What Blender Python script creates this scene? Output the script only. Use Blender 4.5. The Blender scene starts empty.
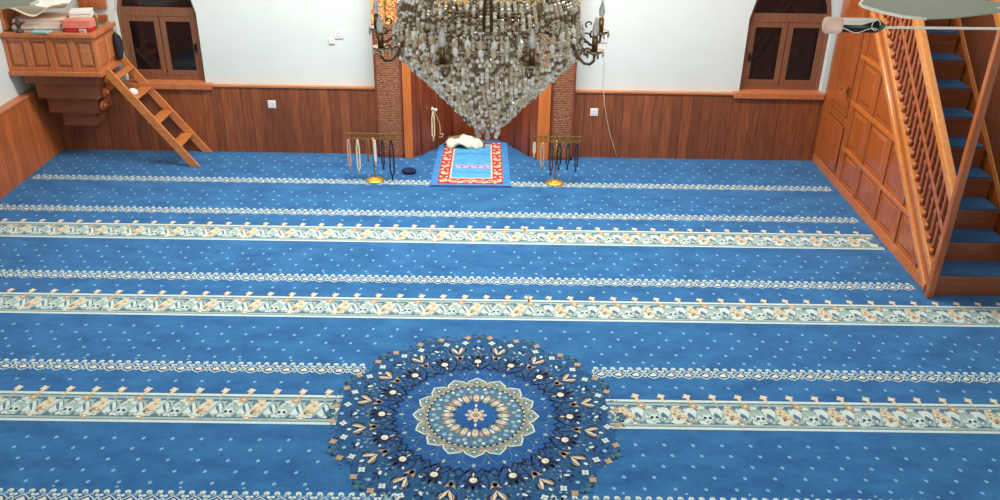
import bpy, bmesh, math, random
from math import sin, cos, pi, radians as R, sqrt, atan2
from mathutils import Vector, Matrix
random.seed(7)
sc = bpy.context.scene
COL = sc.collection

# ------------------------------------------------------------------ materials
def lin(c):
    return tuple(((v/255)/12.92 if v/255 <= .04045 else ((v/255+.055)/1.055)**2.4) for v in c) + (1,)
class NT:
    def __init__(s, name):
        s.m = bpy.data.materials.new(name); s.m.use_nodes = True
        s.t = s.m.node_tree; s.b = s.t.nodes['Principled BSDF']
    def n(s, typ, **k):
        nd = s.t.nodes.new(typ)
        for a, v in k.items():
            if a.startswith('_'): setattr(nd, a[1:], v)
            else: nd.inputs[a.replace('__', ' ')].default_value = v
        return nd
    def l(s, a, b): s.t.links.new(a, b)
    def math(s, op, a, b=None, c=None):
        nd = s.t.nodes.new('ShaderNodeMath'); nd.operation = op
        for i, v in enumerate((a, b, c)):
            if v is None: continue
            if hasattr(v, 'links') or hasattr(v, 'is_linked'): s.l(v, nd.inputs[i])
            else: nd.inputs[i].default_value = v
        return nd.outputs[0]
    def ramp(s, fac, stops):
        nd = s.t.nodes.new('ShaderNodeValToRGB'); s.l(fac, nd.inputs[0])
        e = nd.color_ramp.elements
        while len(e) < len(stops): e.new(.5)
        for i, (p, c) in enumerate(stops): e[i].position = p; e[i].color = c
        return nd.outputs[0]
    def mix(s, fac, a, b, typ='MIX'):
        nd = s.t.nodes.new('ShaderNodeMix'); nd.data_type = 'RGBA'; nd.blend_type = typ
        for sock, v in ((nd.inputs[0], fac), (nd.inputs[6], a), (nd.inputs[7], b)):
            if hasattr(v, 'is_linked'): s.l(v, sock)
            else: sock.default_value = v
        return nd.outputs[2]
    def pos(s): return s.n('ShaderNodeNewGeometry').outputs['Position']
    def noise(s, vec, scale, detail=3, rough=.5, stretch=None):
        nd = s.n('ShaderNodeTexNoise', Scale=scale, Detail=detail, Roughness=rough)
        if stretch:
            mp = s.n('ShaderNodeMapping'); mp.inputs['Scale'].default_value = stretch
            s.l(vec, mp.inputs['Vector']); vec = mp.outputs[0]
        s.l(vec, nd.inputs['Vector']); return nd.outputs['Fac']
    def bump(s, h, strength=.3, dist=.01):
        nd = s.n('ShaderNodeBump', Strength=strength, Distance=dist); s.l(h, nd.inputs['Height'])
        s.l(nd.outputs[0], s.b.inputs['Normal'])

def plain(name, c, rough=.6, metal=0, var=.12, scale=30, bump=0, spec=.5, coat=0, trans=0, ior=1.45):
    k = NT(name); p = k.pos(); f = k.noise(p, scale)
    c = lin(c); d = tuple(v*(1-var) for v in c[:3])+(1,); e = tuple(min(1, v*(1+var)) for v in c[:3])+(1,)
    k.l(k.ramp(f, [(.3, d), (.7, e)]), k.b.inputs['Base Color'])
    k.b.inputs['Roughness'].default_value = rough; k.b.inputs['Metallic'].default_value = metal
    k.b.inputs['Specular IOR Level'].default_value = spec; k.b.inputs['Coat Weight'].default_value = coat
    k.b.inputs['Transmission Weight'].default_value = trans; k.b.inputs['IOR'].default_value = ior
    if bump: k.bump(f, bump, .01)
    return k.m

def wood(name, c1, c2, rough=.35, axis='z', plank=0, across='x', coat=0., dark=.35, bumpy=.08, pv=.5):
    """c1 light, c2 dark; grain along axis; optional plank pattern across an axis"""
    k = NT(name); p = k.pos()
    st = {'x': (1.2, 14, 14), 'y': (14, 1.2, 14), 'z': (14, 14, 1.2)}[axis]
    g = k.noise(p, 3.2, 5, .6, st)
    col = k.ramp(g, [(.25, lin(c2)), (.75, lin(c1))])
    k2 = k.noise(p, 1.6, 2, .5)
    col = k.mix(k.math('MULTIPLY', k2, .35), col, lin(c2), 'MIX')
    if plank:
        sep = k.n('ShaderNodeSeparateXYZ'); k.l(p, sep.inputs[0])
        u = k.math('DIVIDE', sep.outputs[across.upper()], plank)
        fl = k.math('FLOOR', u); fr = k.math('FRACT', u)
        wn = k.n('ShaderNodeTexWhiteNoise'); wn.noise_dimensions = '1D'; k.l(fl, wn.inputs['W'])
        val = k.math('MULTIPLY_ADD', wn.outputs['Value'], pv, 1-pv/2)
        hs = k.n('ShaderNodeHueSaturation'); k.l(val, hs.inputs['Value']); k.l(col, hs.inputs['Color']); col = hs.outputs[0]
        edge = k.math('LESS_THAN', k.math('MINIMUM', fr, k.math('SUBTRACT', 1, fr)), .035)
        col = k.mix(k.math('MULTIPLY', edge, .4), col, (0.012, .005, .003, 1))
    k.l(col, k.b.inputs['Base Color'])
    k.b.inputs['Roughness'].default_value = rough
    k.b.inputs['Coat Weight'].default_value = coat; k.b.inputs['Coat Roughness'].default_value = .12
    k.bump(g, bumpy, .005)
    return k.m

def carpet_mat(name, c1, c2, scale=2.2, pile=.6):
    k = NT(name); p = k.pos()
    big = k.noise(p, scale*1.6, 6, .72, (1, 1.7, 1)); fine = k.noise(p, 160, 2, .6)
    f = k.math('ADD', k.math('MULTIPLY', big, .72), k.math('MULTIPLY', fine, .28))
    k.l(k.ramp(f, [(.36, lin(c2)), (.64, lin(c1))]), k.b.inputs['Base Color'])
    k.b.inputs['Roughness'].default_value = .95; k.b.inputs['Specular IOR Level'].default_value = .15
    k.b.inputs['Sheen Weight'].default_value = .15
    k.bump(fine, pile, .004)
    return k.m

M = {}
M['plaster'] = plain('plaster', (216, 222, 218), .85, var=.02, scale=3)
M['ceiling'] = plain('ceiling_paint', (228, 228, 222), .9, var=.02, scale=2)
M['wain_b'] = wood('wainscot_planks', (172, 98, 54), (104, 52, 27), .42, 'z', .096, 'x', pv=.42)
M['wain_s'] = wood('side_wainscot_planks', (206, 118, 64), (156, 78, 40), .38, 'z', .105, 'y', pv=.3)
M['cap'] = wood('cap_rail_wood', (212, 142, 92), (172, 100, 58), .35, 'x')
M['niche'] = wood('niche_boards', (158, 78, 46), (106, 46, 27), .32, 'z', .13, 'x', pv=.5)
M['orange'] = wood('varnished_pine', (222, 130, 56), (190, 98, 38), .22, 'z', coat=.4)
M['rail'] = wood('varnished_rail', (228, 154, 84), (200, 118, 56), .18, 'y', coat=.6)
M['minb'] = wood('minbar_panel_wood', (198, 106, 48), (154, 74, 32), .24, 'z', coat=.4)
M['minf'] = wood('minbar_frame_wood', (196, 108, 50), (152, 74, 34), .26, 'z', coat=.35)
M['balus'] = wood('baluster_wood', (200, 114, 66), (152, 74, 42), .25, 'z', coat=.4)
M['step'] = wood('stair_wood', (164, 94, 54), (122, 64, 36), .3, 'x', coat=.2)
M['pulp'] = wood('pulpit_wood', (214, 134, 84), (174, 98, 58), .36, 'z')
M['pulpd'] = wood('pulpit_base_wood', (166, 104, 68), (118, 68, 44), .4, 'x')
M['pulpd2'] = wood('parapet_shaded_wood', (132, 76, 46), (92, 50, 30), .35, 'z')  # wood darkened to carry the shade on the parapet's inner side
M['ladder'] = wood('ladder_wood', (218, 142, 78), (188, 108, 56), .3, 'x', coat=.2)
M['winf'] = wood('window_frame_wood', (150, 100, 72), (112, 70, 50), .4, 'z')
M['iron'] = plain('dark_iron', (50, 40, 34), .45, .6)
M['brass'] = plain('aged_brass', (168, 132, 70), .35, .9, .2, 60)
M['antique'] = plain('antique_brass', (112, 92, 66), .4, .75, .25, 50)
M['gold'] = plain('gilded', (236, 186, 84), .3, .6, .25, 90, .6)
M['white'] = plain('white_plastic', (232, 230, 222), .4, var=.03)
M['cream'] = plain('cream_paper', (226, 212, 182), .8, var=.08, scale=12)
M['paper'] = plain('white_paper', (236, 232, 222), .8, var=.04, scale=12)
M['pinkp'] = plain('pink_paper', (232, 196, 180), .8, var=.08, scale=12)
M['teal'] = plain('pale_teal_paper', (150, 190, 186), .8)
M['red'] = plain('red_card', (178, 44, 42), .5)
M['pink'] = plain('salmon_card', (226, 128, 112), .55)
M['green'] = plain('olive_green_card', (120, 140, 70), .6)
M['beige'] = plain('beige_card', (196, 160, 104), .7)
M['dkobj'] = plain('dark_bronze', (72, 52, 48), .5)
M['black'] = plain('black_plastic', (30, 30, 34), .4)
M['navy'] = plain('navy_knit', (24, 30, 74), .9)
M['dkcloth'] = plain('charcoal_cloth', (44, 42, 46), .95, bump=.4)
M['robe'] = plain('cream_cloth', (238, 226, 204), .9, var=.05, scale=16, bump=.3)
M['robe_b'] = plain('brown_lining', (142, 116, 88), .85, var=.25, scale=16, bump=.3)
M['fan'] = plain('fan_enamel', (160, 164, 142), .4, var=.04)
M['fan_e'] = plain('fan_white_edge', (238, 236, 216), .35, var=.02)
M['rubgreen'] = plain('dull_green_tape', (86, 104, 84), .6)
M['cable'] = plain('white_cable', (214, 196, 170), .5)

def glassy(name, c, rough=.03, trans=.8, ior=1.5, metal=0):
    k = NT(name); p = k.pos(); f = k.noise(p, 55, 1)
    cc = lin(c); d = tuple(v*.72 for v in cc[:3])+(1,)
    k.l(k.ramp(f, [(.35, d), (.65, cc)]), k.b.inputs['Base Color'])
    k.b.inputs['Roughness'].default_value = rough; k.b.inputs['Transmission Weight'].default_value = trans
    k.b.inputs['IOR'].default_value = ior; k.b.inputs['Metallic'].default_value = metal
    return k.m
M['crystal'] = [glassy('cut_crystal', (240, 228, 198), .08, .25, 1.6), glassy('cut_crystal_bright', (255, 254, 246), .12, .0, 1.6),
                glassy('cut_crystal_shade', (158, 132, 104), .05, .4, 1.6), glassy('cut_crystal_glint', (255, 250, 235), .10, 0, 1.6, .6)]
M['bulb'] = glassy('frosted_bulb', (236, 236, 234), .3, .3)
M['pane'] = glassy('window_glass', (120, 112, 110), .05, 1.0)

# carved wood (mihrab columns)
k = NT('carved_wood'); p = k.pos()
w = k.n('ShaderNodeTexWave', Scale=9., Distortion=14., Detail=3., Detail__Scale=2.2) if False else k.t.nodes.new('ShaderNodeTexWave')
w.bands_direction = 'Z'; w.inputs['Scale'].default_value = 14; w.inputs['Distortion'].default_value = 7
w.inputs['Detail'].default_value = 3; w.inputs['Detail Scale'].default_value = 5
k.l(p, w.inputs['Vector']); h = w.outputs['Fac']
k.l(k.ramp(h, [(.15, lin((116, 62, 38))), (.6, lin((152, 92, 58))), (.97, lin((178, 120, 78)))]), k.b.inputs['Base Color'])
k.b.inputs['Roughness'].default_value = .4; k.bump(h, .6, .008); M['carved'] = k.m
# gilded filigree on red-brown
k = NT('gilt_filigree'); p = k.pos()
v = k.t.nodes.new('ShaderNodeTexVoronoi'); v.feature = 'DISTANCE_TO_EDGE'; v.inputs['Scale'].default_value = 26
nz = k.t.nodes.new('ShaderNodeTexNoise'); nz.inputs['Scale'].default_value = 12; k.l(p, nz.inputs['Vector'])
k.l(k.mix(.25, p, nz.outputs['Color']), v.inputs['Vector'])
k.l(k.ramp(v.outputs['Distance'], [(.06, lin((238, 196, 122))), (.14, lin((196, 96, 46)))]), k.b.inputs['Base Color'])
k.b.inputs['Roughness'].default_value = .35; k.bump(v.outputs['Distance'], .5, .01); M['filigree'] = k.m

# ------------------------------------------------------------------ mesh builder (world coordinates in, local mesh out)
GEMW = (0, 0, 0, 0, 1, 1, 1, 1, 2, 2, 3)
class MB:
    def __init__(s): s.v = []; s.f = []; s.mi = []; s.sm = []
    def add(s, vs, fs, mi=0, smooth=False):
        o = len(s.v); s.v += [tuple(v) for v in vs]
        for f in fs: s.f.append([i+o for i in f]); s.mi.append(mi); s.sm.append(smooth)
        return s
    def box(s, a, b, mi=0):
        x0, y0, z0 = a; x1, y1, z1 = b
        return s.add([(x0,y0,z0),(x1,y0,z0),(x1,y1,z0),(x0,y1,z0),(x0,y0,z1),(x1,y0,z1),(x1,y1,z1),(x0,y1,z1)],
                     [(3,2,1,0),(4,5,6,7),(0,1,5,4),(1,2,6,5),(2,3,7,6),(3,0,4,7)], mi)
    def obox(s, c, hx, hy, hz, mi=0):
        """oriented box: centre and three half-extent vectors"""
        c, hx, hy, hz = map(Vector, (c, hx, hy, hz))
        vs = [c+a*hx+b*hy+d*hz for d in (-1, 1) for a, b in ((-1,-1),(1,-1),(1,1),(-1,1))]
        return s.add(vs, [(3,2,1,0),(4,5,6,7),(0,1,5,4),(1,2,6,5),(2,3,7,6),(3,0,4,7)], mi)
    def bar(s, p, q, w, h, up=(0,0,1), mi=0):
        p, q, up = Vector(p), Vector(q), Vector(up); d = q-p
        sd = d.cross(up).normalized(); u = sd.cross(d).normalized()
        return s.obox((p+q)/2, d/2, sd*w/2, u*h/2, mi)
    def prism(s, pts, off, mi=0):
        """planar polygon (3-D points) extruded by vector off"""
        n = len(pts); a = [Vector(p) for p in pts]; b = [p+Vector(off) for p in a]
        return s.add(a+b, [list(range(n))[::-1], list(range(n, 2*n))]+[(i, (i+1) % n, (i+1) % n+n, i+n) for i in range(n)], mi)
    def tube(s, pts, r, n=8, mi=0, closed=False):
        pts = [Vector(p) for p in pts]; m = len(pts); vs = []; prev = None
        for i, p in enumerate(pts):
            if closed: d = pts[(i+1) % m]-pts[i-1]
            else: d = pts[min(i+1, m-1)]-pts[max(i-1, 0)]
            d.normalize()
            if prev is None:
                ref = Vector((0,0,1)) if abs(d.z) < .9 else Vector((1,0,0)); u = d.cross(ref).normalized()
            else: u = (prev-d*prev.dot(d)).normalized()
            prev = u; w = d.cross(u); rr = r[i] if isinstance(r, (list, tuple)) else r
            vs += [p+(u*cos(2*pi*j/n)+w*sin(2*pi*j/n))*rr for j in range(n)]
        fs = []
        for i in range(m if closed else m-1):
            a = i*n; b = ((i+1) % m)*n
            fs += [(a+j, a+(j+1) % n, b+(j+1) % n, b+j) for j in range(n)]
        if not closed: fs += [list(range(n))[::-1], list(range((m-1)*n, m*n))]
        return s.add(vs, fs, mi, True)
    def lathe(s, prof, c, n=16, mi=0, axis=None, smooth=True):
        """prof = [(r, z)], about the vertical through c (or along axis)"""
        c = Vector(c); vs = []; fs = []
        rot = Matrix.Identity(3) if axis is None else Vector((0,0,1)).rotation_difference(Vector(axis)).to_matrix()
        for r, z in prof:
            vs += [c+rot@Vector((r*cos(2*pi*j/n), r*sin(2*pi*j/n), z)) for j in range(n)]
        for i in range(len(prof)-1):
            a, b = i*n, (i+1)*n
            fs += [(a+j, a+(j+1) % n, b+(j+1) % n, b+j) for j in range(n)]
        if prof[0][0] > 1e-5: fs.append(list(range(n))[::-1])
        if prof[-1][0] > 1e-5: fs.append(list(range((len(prof)-1)*n, len(prof)*n)))
        return s.add(vs, fs, mi, smooth)
    def gem(s, c, r, rz=None, mi=0, rot=0, n=6):
        """faceted crystal bead"""
        if mi == 0: mi = random.choice(GEMW)
        rz = rz or r; c = Vector(c); vs = [c+Vector((0,0,rz))]
        for zz, rr in ((.45, .85), (-.45, .85)):
            vs += [c+Vector((r*rr*cos(2*pi*(j)/n+rot), r*rr*sin(2*pi*(j)/n+rot), rz*zz)) for j in range(n)]
        vs.append(c-Vector((0,0,rz)))
        fs = [(0, 1+j, 1+(j+1) % n) for j in range(n)]+[(1+j, 1+n+j, 1+n+(j+1) % n, 1+(j+1) % n) for j in range(n)]
        fs += [(1+2*n, 1+n+(j+1) % n, 1+n+j) for j in range(n)]
        return s.add(vs, fs, mi)
    def ball(s, c, r, n=8, mi=0):
        m = max(4, n//2+1)
        return s.lathe([(r*sin(pi*i/m), -r*cos(pi*i/m)) for i in range(m+1)], c, n, mi)
    def build(s, name, mats, parent=None, bevel=0, label=None, origin=None, fix=True):
        if not isinstance(mats, (list, tuple)): mats = [mats]
        me = bpy.data.meshes.new(name)
        if parent is not None:
            pw = parent['_w'] if '_w' in parent else (0,0,0); o0 = Vector(pw)
        else:
            xs = [v[0] for v in s.v]; ys = [v[1] for v in s.v]; zs = [v[2] for v in s.v]
            o0 = Vector(origin) if origin else Vector(((min(xs)+max(xs))/2, (min(ys)+max(ys))/2, min(zs)))
        me.from_pydata([tuple(Vector(v)-o0) for v in s.v], [], s.f)
        for i, p in enumerate(me.polygons): p.material_index = s.mi[i]; p.use_smooth = s.sm[i]
        if fix:
            bm = bmesh.new(); bm.from_mesh(me); bmesh.ops.recalc_face_normals(bm, faces=bm.faces); bm.to_mesh(me); bm.free()
        for m in mats: me.materials.append(m)
        o = bpy.data.objects.new(name, me); COL.objects.link(o)
        if parent is not None: o.parent = parent
        else: o.location = o0
        o['_w'] = tuple(o0)
        if bevel:
            md = o.modifiers.new('bevel', 'BEVEL'); md.width = bevel; md.segments = 2; md.limit_method = 'ANGLE'
        if label: o['label'] = label
        return o

def tag(o, label=None, cat=None, group=None, kind=None):
    for k_, v_ in (('label', label), ('category', cat), ('group', group), ('kind', kind)):
        if v_: o[k_] = v_
    return o
def empty(name, loc, label=None, cat=None, group=None, kind=None):
    o = bpy.data.objects.new(name, None); COL.objects.link(o); o.location = loc; o.empty_display_size = .1
    o['_w'] = tuple(loc); return tag(o, label, cat, group, kind)
def copy_tree(o, loc=None, parent=None):
    c = o.copy(); COL.objects.link(c)
    if parent is not None: c.parent = parent
    if loc is not None: c.location = loc
    for ch in list(o.children): copy_tree(ch, None, c)
    return c

# ------------------------------------------------------------------ the room
XL, XR, YB, YR, ZC = -4.34, 3.95, 8.26, -1.6, 4.5       # panelling faces, rear wall, ceiling
YW = 8.30; XW = -4.42                                   # plaster faces
WZ = .69                                                # top of the panelling
MX = -.21                                               # mihrab centre line
NP = [(-.82,8.17),(-.74,8.26),(-.60,8.46),(-.46,8.72),(.04,8.72),(.19,8.50),(.33,8.28),(.41,8.17)]   # niche plan

def wall_with_holes(mb, x0, x1, z0, z1, y, depth, holes, mi=0):
    """wall in plane y (facing -y), holes = (xa, xb, za, spring, arch?) """
    xs = sorted({x0, x1} | {v for h in holes for v in h[:2]})
    for h in holes:
        if h[4]:
            xs += [h[0]+(h[1]-h[0])*i/20 for i in range(1, 20)]
    xs = sorted(set(xs))
    def top(h, x):
        if not h[4]: return h[3]
        r = (h[1]-h[0])/2; c = (h[0]+h[1])/2; return h[3]+sqrt(max(0, r*r-(x-c)**2))
    for a, b in zip(xs, xs[1:]):
        h = next((h for h in holes if h[0]-1e-6 <= a and b <= h[1]+1e-6), None)
        if h is None:
            mb.add([(a,y,z0),(b,y,z0),(b,y,z1),(a,y,z1)], [(0,1,2,3)], mi)
        else:
            if h[2] > z0: mb.add([(a,y,z0),(b,y,z0),(b,y,h[2]),(a,y,h[2])], [(0,1,2,3)], mi)
            ta, tb = top(h, a), top(h, b)
            mb.add([(a,y,ta),(b,y,tb),(b,y,z1),(a,y,z1)], [(0,1,2,3)], mi)
            mb.add([(a,y,ta),(a,y+depth,ta),(b,y+depth,tb),(b,y,tb)], [(0,1,2,3)], mi)
            mb.add([(a,y,h[2]),(b,y,h[2]),(b,y+depth,h[2]),(a,y+depth,h[2])], [(0,1,2,3)], mi)
    for h in holes:
        for x in h[:2]: mb.add([(x,y,h[2]),(x,y+depth,h[2]),(x,y+depth,h[3]),(x,y,h[3])], [(0,1,2,3)], mi)

WIN1 = (-3.60, -2.83, .70, 1.36, True)
WIN2 = (2.37, 3.17, .70, 1.40, True)
mb = MB()
wall_with_holes(mb, XW, XR, 0, ZC, YW, .14, [WIN1, WIN2, (-.90, .50, -.01, 1.95, False)])
tag(mb.build('wall_back', M['plaster'], fix=False, origin=(0, YW, 0)), 'white plastered front wall with two dark arched windows', kind='structure')
mb = MB()          # left wall with one window
def swap(mb_, x):   # turn a y-plane wall into an x-plane wall
    mb_.v = [(x-(v[1]-0), v[0], v[2]) for v in mb_.v]
WIN3 = (6.60, 7.47, .70, 1.36, True)
wall_with_holes(mb, YR, YW+.0, 0, ZC, 0, .14, [WIN3]); swap(mb, XW)
tag(mb.build('wall_left', M['plaster'], fix=False, origin=(XW, 4, 0)), 'white plastered side wall above low panelling', kind='structure')
tag(MB().box((XR, YR, 0), (XR+.1, YW, ZC)).build('wall_right', M['plaster']), 'white plastered wall behind the minbar', kind='structure')
tag(MB().box((XW, YR-.1, 0), (XR, YR, ZC)).build('wall_rear', M['plaster']), 'white plastered rear wall', kind='structure')
tag(MB().box((XW-.1, YR-.1, ZC), (XR+.1, YW+.8, ZC+.1)).build('ceiling', M['ceiling']), 'off-white painted ceiling', kind='structure')
tag(MB().box((XW-.1, YR-.1, -.14), (XR+.1, YW+.8, -.012)).build('floor', M['step']), 'floor slab under the carpet', kind='structure')

# panelling (wainscot) with a cap rail
mb = MB()
mb.box((XL, YB, 0), (-1.17, YW, WZ-.02)); mb.box((.76, YB, 0), (XR, YW, WZ-.02))
tag(mb.build('trim_1', M['wain_b']), 'reddish brown vertical plank panelling along the front wall', kind='structure')
mb = MB(); mb.box((XL, YB-.012, WZ-.02), (-1.17, YW, WZ)); mb.box((.76, YB-.012, WZ-.02), (XR, YW, WZ))
tag(mb.build('trim_2', M['cap'], bevel=.003), 'pale wooden cap rail on the front panelling', kind='structure')
tag(MB().box((XW, YR, 0), (XL, YB, WZ-.02)).build('trim_3', M['wain_s']), 'orange brown plank panelling along the side wall', kind='structure')
tag(MB().box((XW, YR, WZ-.02), (XL+.012, YW, WZ)).build('trim_4', M['pulp'], bevel=.003), 'wooden cap rail on the side panelling', kind='structure')

# windows
def window(name, h, label, plane='y', handle_left=False):
    xa, xb, za, sp, _ = h; r = (xb-xa)/2; cx = (xa+xb)/2; y0, y1 = .07, .12
    root = empty(name, (cx, YW, za) if plane == 'y' else (XW, cx, za), label, None, None, 'structure')
    def fin(m, nm, mat, bevel=0, par=root):
        if plane == 'y': m.v = [(v[0], YW+v[1], v[2]) for v in m.v]
        else: m.v = [(XW-v[1], v[0], v[2]) for v in m.v]
        return m.build(nm, mat, par, bevel)
    f = MB(); t = .045
    outer = [(xa, za), (xb, za)]+[(cx+r*cos(a), sp+r*sin(a)) for a in [pi*i/20 for i in range(21)]]
    ri = r-t
    inner = [(xa+t, za+t), (xb-t, za+t)]+[(cx+ri*cos(a), sp+ri*sin(a)) for a in [pi*i/20 for i in range(21)]]
    n = len(outer)
    vs = [(x, yy, z) for yy in (y0, y1) for x, z in outer]+[(x, yy, z) for yy in (y0, y1) for x, z in inner]
    fs = []
    for i in range(n):
        j = (i+1) % n
        fs += [(i, j, 2*n+j, 2*n+i), (n+i, 3*n+i, 3*n+j, n+j), (i, n+i, n+j, j), (2*n+i, 2*n+j, 3*n+j, 3*n+i)]
    f.add(vs, fs); fin(f, 'frame', M['winf'])
    fin(MB().box((xa+t, y0-.004, sp-.045), (xb-t, y1, sp+.035)), 'transom', M['winf'], .003)
    m = MB()                                                  # two casements below the transom
    for s, (a, b) in enumerate(((xa+t, cx-.004), (cx+.004, xb-t))):
        zz0, zz1 = za+t, sp-.045; w_ = .05
        c = MB()
        c.box((a, y0+.0, zz0), (a+w_, y0+.035, zz1)).box((b-w_, y0, zz0), (b, y0+.035, zz1))
        c.box((a+w_, y0, zz0), (b-w_, y0+.035, zz0+w_)).box((a+w_, y0, zz1-w_), (b-w_, y0+.035, zz1))
        cs = fin(c, 'casement', M['winf'], .003)
        fin(MB().box((a+w_, y0+.015, zz0+w_), (b-w_, y0+.02, zz1-w_)), 'pane', M['pane'], par=cs)
    fin(MB().prism([(x, y0+.03, z) for x, z in [(cx-ri, sp+.035)]+[(cx+ri, sp+.035)]+[(cx+ri*cos(a), sp+.035+(ri-.035)*sin(a)) for a in [pi*i/12 for i in range(1, 12)]]], (0, .005, 0)), 'fanlight_pane', M['pane'])
    hx = xa+t+.025 if handle_left else xb-t-.025
    hm = MB(); hm.box((hx-.01, y0-.012, za+.28), (hx+.01, y0, za+.36)).box((hx-.007, y0-.03, za+.30), (hx+.007, y0-.012, za+.345)).box((hx-.06 if not handle_left else hx, y0-.034, za+.315), (hx if not handle_left else hx+.06, y0-.022, za+.33))
    fin(hm, 'handle', M['iron'], .002)
    return root
window('window_1', WIN1, 'arched brown window beside the small pulpit')
window('window_2', WIN2, 'arched brown window beside the minbar', handle_left=True)
window('window_3', WIN3, 'arched window in the side wall', 'x')
# night outside: dark yard ground beyond the glass is left to the dark sky
for i, (a, b) in enumerate(((-3.66, -2.76), (2.31, 3.19))):
    tag(MB().box((a, YB-.03, WZ-.045), (b, YW+.07, WZ+.012)).build('trim_%d' % (5+i), M['pulp'], bevel=.004), 'orange brown window sill board', kind='structure')

# ------------------------------------------------------------------ mihrab
NX0, NX1 = NP[0][0], NP[-1][0]
mi_ = empty('mihrab', (MX, 8.17, 0), 'carved wooden prayer niche with reddish boards, orange pilasters and gilded top', 'mihrab')
mb = MB()
for a, b in zip(NP, NP[1:]):
    d = Vector((b[0]-a[0], b[1]-a[1], 0)); nrm = Vector((-d.y, d.x, 0)).normalized()*.03
    mb.prism([(a[0], a[1], 0), (b[0], b[1], 0), (b[0], b[1], 2.0), (a[0], a[1], 2.0)], nrm)
mb.build('niche_boards', M['niche'], mi_)
mb = MB()                                                    # slim upright battens at the folds of the niche
for x, y in NP[1:-1]: mb.tube([(x, y-.004, 0), (x, y-.004, 2.0)], .012, 6)
mb.build('batten', M['minf'], mi_)
for s, (xo, xi) in enumerate(((-1.17, -.905), (.76, .53))):
    a, b = min(xo, xi), max(xo, xi)
    c = MB().box((a, 8.18, 0), (b, YW, 1.32)).build('carved_column', M['carved'], mi_, .006)
    e = MB()
    e.box((a, 8.17, 0), (a+.02, 8.18, 1.32)).box((b-.02, 8.17, 0), (b, 8.18, 1.32)).box((a, 8.17, 0), (b, 8.18, .04))
    e.build('column_edging', M['niche'], c, .003)
    u = MB().box((a, 8.18, 1.32), (b, YW, 2.6)).build('gilt_column_top', M['filigree'], mi_, .004)
    sc_ = MB(); sc_.tube([((a+b)/2, 8.178, 1.34), ((a+b)/2, 8.178, 2.56)], .006, 5)
    for q in range(9):
        cz = 1.40+q*.13; cx = (a+b)/2
        for sg in (-1, 1):
            sc_.tube([(cx+sg*(.045*t_*(1+.6*cos(t_*5))), 8.176, cz+.05*t_*sin(t_*5)) for t_ in [i/9 for i in range(10)]], .006, 5)
    sc_.build('scrollwork', M['gold'], u)
    xa, xb = ((-.903, NX0) if s == 0 else (NX1, .528))
    MB().box((xa, 8.155, 0), (xb, YW, 2.0)).build('pilaster', M['orange'], mi_, .006)
# gilded lambrequin over the opening: a row of pointed drops
mb = MB(); nD = 11; x0, x1 = -.90, .525
mb.box((x0, 8.10, 1.56), (x1, 8.152, 2.2)); wv = (x1-x0)/nD
for i in range(nD):
    a = x0+i*wv; dz = .14+.03*(i % 2)
    mb.prism([(a+.005, 8.11, 1.56), (a+wv*.2, 8.11, 1.56-dz*.5), (a+wv/2, 8.11, 1.56-dz), (a+wv*.8, 8.11, 1.56-dz*.5), (a+wv-.005, 8.11, 1.56)], (0, .04, 0))
    mb.ball((a+wv/2, 8.10, 1.54), .02, 8); mb.ball((a+wv/2, 8.10, 1.62), .03, 8)
mb.build('gilded_valance', M['gold'], mi_)
MB().box((-.90, 8.16, 2.0), (.53, 8.9, 2.05)).build('niche_roof', M['niche'], mi_)
MB().box((-1.17, 8.12, 2.6), (.76, YW, 2.75)).build('cornice', M['gold'], mi_, .01)

# ------------------------------------------------------------------ carpet
CM = [('blue', (48, 114, 166), (26, 81, 134)), ('pale', (212, 222, 214), (182, 202, 200)), ('cream', (226, 210, 178), (198, 178, 146)),
      ('orange', (190, 162, 130), (160, 130, 102)), ('mint', (168, 190, 182), (130, 156, 152)), ('ground', (32, 86, 134), (24, 68, 114)), ('navy', (28, 42, 74), (18, 28, 56)),
      ('slate', (92, 124, 144), (66, 98, 124)), ('dot', (134, 182, 212), (108, 158, 196)), ('white', (228, 228, 212), (204, 206, 190)),
      ('olive', (144, 150, 130), (112, 122, 110)), ('teal', (62, 108, 128), (44, 86, 112)), ('deep', (30, 92, 154), (20, 70, 128))]
CMAT = [carpet_mat('carpet_'+n, a, b, 2.2 if n in ('blue', 'deep', 'ground') else 20) for n, a, b in CM]
CI = {c[0]: i for i, c in enumerate(CM)}
cp = MB()
LZ = .0006
def cpoly(pts, m, lay=1):
    n = len(pts); z = lay*LZ
    area = sum(pts[i][0]*pts[(i+1) % n][1]-pts[(i+1) % n][0]*pts[i][1] for i in range(n))
    if area < 0: pts = pts[::-1]
    cp.add([(x, y, z) for x, y in pts], [list(range(n))], CI[m])
def cell(x, y, a, b, m, lay=2, rot=0, n=8):
    cpoly([(x+a*cos(2*pi*i/n)*cos(rot)-b*sin(2*pi*i/n)*sin(rot), y+a*cos(2*pi*i/n)*sin(rot)+b*sin(2*pi*i/n)*cos(rot)) for i in range(n)], m, lay)
def cstroke(pts, w, m, lay=2):
    n = len(pts); L = []; Rr = []
    for i in range(n):
        p0 = pts[max(i-1, 0)]; p1 = pts[min(i+1, n-1)]
        dx, dy = p1[0]-p0[0], p1[1]-p0[1]; l = math.hypot(dx, dy) or 1
        nx, ny = -dy/l*w/2, dx/l*w/2
        L.append((pts[i][0]+nx, pts[i][1]+ny)); Rr.append((pts[i][0]-nx, pts[i][1]-ny))
    z = lay*LZ
    vs = [(x, y, z) for x, y in L+Rr]
    cp.add(vs, [(n+i, n+i+1, i+1, i) for i in range(n-1)], CI[m])
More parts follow.
